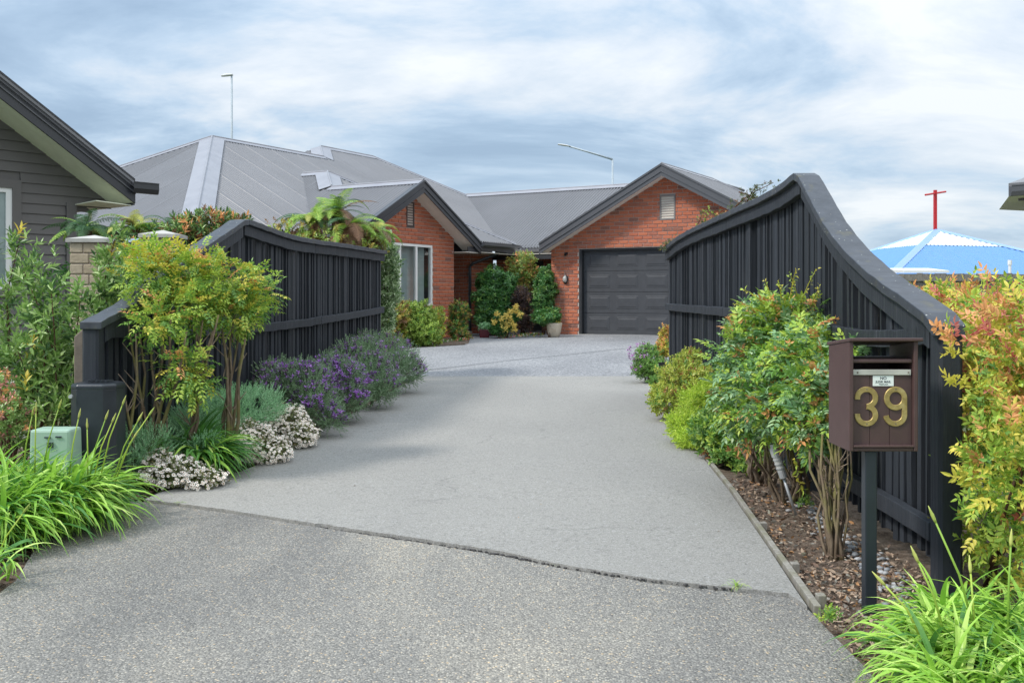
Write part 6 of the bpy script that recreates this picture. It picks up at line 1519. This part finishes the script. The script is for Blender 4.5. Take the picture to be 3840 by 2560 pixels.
bush('low_shrub', 'low glossy green shrub spilling over the timber edging', 'shrub', [B(2700, 1640, 7.0, 75, 50, .15), B(2750, 1720, 6.8, 60, 50, .13), B(2660, 1600, 7.2, 50, 35, .12), B(2830, 1740, 6.6, 60, 45, .12), B(2790, 1670, 6.8, 60, 50, .12)], 800, S_mid, ['lowgreen', 'n_lime', 'azalea_rust'], [.75, .2, .05], sc=(.8, 1.15), n_ind=120)

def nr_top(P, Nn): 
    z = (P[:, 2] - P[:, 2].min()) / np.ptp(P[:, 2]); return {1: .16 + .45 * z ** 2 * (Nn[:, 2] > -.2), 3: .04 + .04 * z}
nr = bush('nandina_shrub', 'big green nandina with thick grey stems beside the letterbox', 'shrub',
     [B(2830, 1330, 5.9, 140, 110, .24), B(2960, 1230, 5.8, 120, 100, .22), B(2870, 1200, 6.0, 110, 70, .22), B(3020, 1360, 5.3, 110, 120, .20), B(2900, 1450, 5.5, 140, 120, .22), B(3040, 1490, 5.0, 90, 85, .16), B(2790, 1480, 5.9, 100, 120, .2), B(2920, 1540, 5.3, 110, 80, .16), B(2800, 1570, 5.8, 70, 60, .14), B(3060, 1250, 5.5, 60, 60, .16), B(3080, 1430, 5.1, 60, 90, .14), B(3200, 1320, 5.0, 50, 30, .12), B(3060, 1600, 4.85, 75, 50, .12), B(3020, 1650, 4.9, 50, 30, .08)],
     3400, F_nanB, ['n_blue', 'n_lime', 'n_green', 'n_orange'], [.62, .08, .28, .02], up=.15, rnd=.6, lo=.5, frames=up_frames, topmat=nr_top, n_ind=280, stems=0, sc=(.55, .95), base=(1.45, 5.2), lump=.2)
# wispy top shoots
wps = [(2870, 1140, 2790, 1085), (2900, 1150, 2870, 1050), (2960, 1130, 2985, 1010), (3000, 1140, 3060, 1010), (3040, 1150, 3075, 1075), (2930, 1120, 2920, 1060), (2860, 1170, 2760, 1140), (2990, 1110, 2965, 1030)]
P, A = [], []
for (x0, y0, x1, y1) in wps:
    a, b = at(x0, y0, 5.7), at(x1, y1, 5.6); mb = MB(); mb.tube([a, a.lerp(b, .5) + Vector((0, 0, .01)), b], .003, .0015, 5); mb.build('shoot', 'n_yellow', nr)
    for k in range(6): P.append(a.lerp(b, .25 + .14 * k)); A.append((b - a).normalized() + Vector((random.gauss(0, .7), random.gauss(0, .7), .2)))
scatter(nr, 'shoot_leaves', [sprig(3, .03, .011, .02, 70, 30) for _ in range(3)], ['n_yellow', 'n_lime'], np.array(P), axis_frames(np.array(A)), RNG.uniform(.7, 1.1, len(P)))
# thick stems
def clump(px, Y, tips, r, n, par, mat='greystem', spread=.07):
    for k in range(n):
        tx, ty, tY = tips[k % len(tips)]; b_ = onground(px, Y); b_ += Vector((random.uniform(-spread, spread), random.uniform(-spread, spread) * .7, -.09))
        tp = at(tx + random.uniform(-30, 30), ty + random.uniform(-20, 20), tY); m_ = b_.lerp(tp, .4) + Vector((random.uniform(-.035, .035), random.uniform(-.03, .03), 0)); m2 = b_.lerp(tp, .72) + Vector((random.uniform(-.03, .03), 0, 0)); rr_ = r * random.uniform(.6, 1.25)
        mb = MB(); mb.tube([b_, b_.lerp(m_, .5) + Vector((random.uniform(-.012, .012), 0, 0)), m_, m_.lerp(m2, .5) + Vector((random.uniform(-.012, .012), 0, 0)), m2, tp], rr_, rr_ * .5, 8); mb.build('stem', mat, par, True)
        for _ in range(2):
            q = random.uniform(.3, .8); c = b_.lerp(tp, q); e_ = c + Vector((random.uniform(-.07, .07), random.uniform(-.05, .03), random.uniform(.03, .1))); mb = MB(); mb.tube([c, e_], .004, .002, 5); mb.build('twig', 'greystem', par)
clump(3130, 4.62, [(3050, 1640, 4.8), (3110, 1640, 4.7), (3160, 1660, 4.7), (3080, 1620, 4.9), (3140, 1600, 4.7)], .0095, 22, nr, 'bark', spread=.045)
clump(2985, 5.75, [(2900, 1640, 5.6), (2960, 1620, 5.5), (3020, 1650, 5.4), (2860, 1660, 5.7)], .012, 15, nr, 'bark', spread=.07)
clump(2870, 6.35, [(2790, 1650, 6.2), (2840, 1640, 6.0), (2900, 1660, 5.9)], .015, 9, nr, spread=.09)
# trailing yellow spray beside the stems
P, A = [], []
for k in range(9): P.append(at(2990 + random.uniform(-14, 14), 1650 + k * 22, 5.0)); A.append((random.gauss(0, .6), -.3, -.6 + random.gauss(0, .4)))
scatter(nr, 'trailing_spray', [sprig(3, .05, .019, .02, 70, 30, 2) for _ in range(3)], ['n_yellow', 'n_lime'], np.array(P), axis_frames(np.array(A, float)), RNG.uniform(.8, 1.1, len(P)))

# --- hedge right of the gate post
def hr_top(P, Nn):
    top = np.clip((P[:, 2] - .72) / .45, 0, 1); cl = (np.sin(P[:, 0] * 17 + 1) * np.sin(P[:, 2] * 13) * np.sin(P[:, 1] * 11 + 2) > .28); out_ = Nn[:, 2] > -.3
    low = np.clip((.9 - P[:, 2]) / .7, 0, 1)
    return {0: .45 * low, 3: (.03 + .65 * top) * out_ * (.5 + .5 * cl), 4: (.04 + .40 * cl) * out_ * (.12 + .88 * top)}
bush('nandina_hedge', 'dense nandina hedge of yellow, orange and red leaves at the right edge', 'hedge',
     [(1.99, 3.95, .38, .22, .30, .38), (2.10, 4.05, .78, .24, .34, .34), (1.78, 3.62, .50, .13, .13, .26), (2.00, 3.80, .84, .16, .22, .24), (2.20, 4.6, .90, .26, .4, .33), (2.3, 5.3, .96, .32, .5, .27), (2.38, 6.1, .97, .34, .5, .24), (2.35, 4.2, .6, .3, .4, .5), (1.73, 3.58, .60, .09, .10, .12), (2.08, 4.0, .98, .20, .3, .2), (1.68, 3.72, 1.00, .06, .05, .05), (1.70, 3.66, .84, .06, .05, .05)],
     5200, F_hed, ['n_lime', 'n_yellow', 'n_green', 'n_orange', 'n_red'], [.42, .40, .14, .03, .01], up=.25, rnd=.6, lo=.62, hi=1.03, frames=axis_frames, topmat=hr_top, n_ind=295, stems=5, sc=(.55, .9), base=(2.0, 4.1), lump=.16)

# --- cotoneaster sprigs over the right fence
def sprigs(label, runs, Y, n_leaf, mats, probs):
    Y = 1.885 * F / (runs[0][0][0] - 1920); b = Vector((1.95, Y, gz(1.95, Y))); t = thing('fence_creeper', label, 'creeper', b, 'creeper shoots over the right fence'); P, A = [], []
    for run in runs:
        pts = [at(px, py, Y) for px, py in run]; mb = MB(); mb.tube(pts, .006, .003, 5); mb.build('stem', 'twig', t, True)
        for i in range(n_leaf):
            q = random.random() ** .8 * (len(pts) - 1); k = min(int(q), len(pts) - 2); c = pts[k].lerp(pts[k + 1], q - k); P.append(c + Vector((random.gauss(0, .02), random.gauss(0, .03), random.gauss(0, .02)))); A.append((random.gauss(0, 1), random.gauss(0, 1), random.gauss(.3, 1)))
    tp_ = at(*runs[0][0], Y); mb = MB(); mb.tube([b, Vector((1.97, Y, tp_.z * .6)), tp_], .008, .006, 6); mb.build('stem', 'twig', t, True)
    n = len(P); scatter(t, 'foliage', S_small, mats, np.array(P), axis_frames(np.array(A, float)), RNG.uniform(.45, .8, n), vi=pick(probs, n)); return t
sprigs('dark creeper shoots standing up over the highest part of the right fence', [[(2750, 785), (2790, 745), (2830, 720), (2900, 685)], [(2800, 760), (2820, 720), (2840, 695)], [(2750, 785), (2770, 760), (2860, 735)], [(2770, 720), (2830, 740), (2780, 770)]], 7.6, 34, ['coton', 'russet'], [.8, .2])
sprigs('reddish green creeper shoots over the middle of the right fence', [[(2640, 850), (2650, 805), (2665, 770)], [(2640, 850), (2680, 815), (2710, 800)], [(2600, 870), (2625, 825), (2640, 790)], [(2610, 880), (2660, 830)]], 9.2, 28, ['coton', 'n_orange', 'n_lime'], [.6, .15, .25])
sprigs('low creeper drooping over the far end of the right fence', [[(2560, 905), (2520, 905), (2480, 930)], [(2560, 900), (2545, 890), (2500, 920)], [(2550, 915), (2510, 925), (2490, 925)]], 11.0, 34, ['coton', 'winbush_gold'], [.8, .2])

# --- solar light stuck in the bed
t = thing('garden_light', 'leaning stainless steel garden light among the nandina stems', 'garden light', onground(2980, 5.35))
a, b = onground(2985, 5.3), at(2915, 1720, 5.3); d = (b - a).normalized()
mb = MB(); mb.tube([a, a + d * .21], .008, .008, 8); mb.build('stake', 'steel', t, True)
mb = MB(); mb.tube([a + d * .21, a + d * .25], .021, .021, 14); mb.build('collar', 'steel', t)
mb = MB(); mb.tube([a + d * .25, a + d * .33], .020, .022, 14); mb.build('lens', 'lampglass', t)
for k in range(3): mb = MB(); mb.tube([a + d * (.262 + k * .024), a + d * (.268 + k * .024)], .024, .024, 14); mb.build('ring', 'steel', t)
mb = MB(); mb.tube([a + d * .33, a + d * .40], .025, .025, 14); mb.build('cap', 'steel', t)

# --- pebbles, bark chips, leaf litter, weeds
rp_ = random.Random(21)
def pebble_mesh(seed, m):
    bm = bmesh.new(); bmesh.ops.create_icosphere(bm, subdivisions=1, radius=1); r2 = random.Random(seed)
    for v in bm.verts: v.co = Vector((v.co.x * 1.2, v.co.y * .9, v.co.z * .55)) * r2.uniform(.9, 1.08)
    me = bpy.data.meshes.new('pebble'); bm.to_mesh(me); bm.free(); me.materials.append(MATS[m])
    for p_ in me.polygons: p_.use_smooth = True
    return me
pm = [pebble_mesh(i, 'pebble' if i % 2 else 'pebble_pale') for i in range(6)]
bed = [o for o in COL.objects if o.name.startswith('garden_soil')][0]
for i in range(230):
    if i < 170: y = rp_.uniform(3.75, 5.9); x = 1.66 + rp_.gauss(0, .05) - (.05 if y < 4.4 else 0)
    else: y = rp_.uniform(3.5, 5.8); x = rp_.uniform(.30 * y + .20, 1.6)
    if abs(x) > 1.72: x = 1.70
    r = rp_.uniform(.010, .021)
    part(pm[rp_.randrange(6)], 'pebble', bed, Matrix.Translation((x, y, gz(x, y) - .028 + r * .35)) @ Matrix.Rotation(rp_.uniform(0, 6), 4, 'Z') @ Matrix.Scale(r, 4))
def chips(name, n, region, mats_, zoff, n_ind, parent, smax=.035):
    protos = []
    for k in range(6):
        b = LB(); L = 1.0; wd = random.uniform(.3, .55); b.leaf((0, 0, 0), (0, 0, 1), (0, 1, .1), 1, wd, random.uniform(-.1, .25), 2, random.uniform(-.1, .3)); protos.append(b.get())
    P, A = [], []
    for _ in range(n):
        x, y = region(); P.append((x, y, gz(x, y) + zoff + random.uniform(0, .012))); A.append((random.gauss(0, 1), random.gauss(0, 1), random.gauss(0, .22)))
    s_ = RNG.uniform(.012, smax, n); scatter(parent, name, protos, mats_, np.array(P), axis_frames(np.array(A)), s_, vi=pick([.42, .36, .08, .14][:len(mats_)], n), n_ind=n_ind, pname='bark_chip')
def regR():
    while True:
        y = random.uniform(2.3, 6.4) ; e_ = interp([(q.y, q.x) for q in (APR_R[1:5][::-1] + EDGE[::-1])], y) + .03; x = random.uniform(e_, 1.78)
        if random.random() < (1.0 if y < 4.4 else .35): return x, y
chips('bark_mulch', 6500, regR, ['chip', 'chip_dark', 'dryleaf', 'palewood'], -.026, 280, bed, .034)
bed2 = [o for o in COL.objects if o.name.startswith('garden_soil')][1]
def regL():
    y = random.uniform(3.9, 6.6); e_ = interp([(q.y, q.x) for q in (APR_L[::-1] + LEFT[:2])], y); return random.uniform(e_ - .5, e_ - .01), y
chips('bark_mulch', 700, regL, ['chip_dark', 'chip', 'dryleaf'], -.022, 120, bed2, .04)
def weed(label, px, py, n, L):
    p_ = gp(px, py); t = thing('weed', label, 'weed', p_, 'weeds in the paving joint'); P = np.array([(p_.x + random.gauss(0, .012), p_.y + random.gauss(0, .006), p_.z) for _ in range(n)])
    Rr = np.array([np.array(Matrix.Rotation(random.uniform(0, 6.3), 3, 'Z')) for _ in range(n)]); scatter(t, 'leaves', ST, ['aga', 'n_lime'], P, Rr, RNG.uniform(.6, 1.1, n) * L / .5)
weed('small bright weed in the paving joint near the daisies', 672, 1890, 16, .045)
weed('thin grass tuft in the paving joint at the right', 2765, 2205, 22, .07)
weed('tiny green sprig in the middle of the paving joint', 2090, 2118, 5, .02)
for (px, py, lab) in ((2790, 1770, 'small green seedling by the timber edging'), (3115, 2340, 'clover sprig beside the apron corner'), (3020, 1905, 'yellow green seedling among the nandina stems')):
    p_ = gp(px, py); bush('seedling', lab, 'weed', [(p_.x, p_.y, p_.z + .02, .03, .03, .025)], 26, S_small, ['lowgreen', 'n_lime'], sc=(.5, .8), stems=0)

drv = COL.objects['driveway']
lm_ = []
for k in range(4):
    b = LB(); b.leaf((0, 0, 0), (1, 0, 0), (0, 0, 1), 1, .55, -.12, 2, .2); V, T = b.get(); me = bpy.data.meshes.new('fallen_leaf'); me.from_pydata(V.tolist(), [], T.tolist()); me.materials.append(MATS[('chip_dark', 'dryleaf', 'aggside', 'n_yellow')[k]]); lm_.append(me)
for i, (px, py, r_) in enumerate(((1325, 1821, .018), (1945, 1940, .012), (2105, 1525, .016), (1385, 1513, .014), (1392, 1520, .012), (2030, 1890, .010), (2640, 1760, .018), (2690, 1990, .015), (2560, 1640, .012), (1450, 1690, .010), (1760, 1700, .010), (2210, 1775, .010), (2155, 1262, .05), (1890, 1268, .045), (2275, 1263, .04), (1250, 1700, .012), (2400, 1600, .012))):
    p_ = gp(px, py, .010); part(lm_[(0, 1, 2, 0)[i % 4] if py > 1300 else 3], 'fallen_leaf', drv, Matrix.Translation(p_) @ Matrix.Rotation(i * 1.7, 4, 'Z') @ Matrix.Scale(r_, 4))
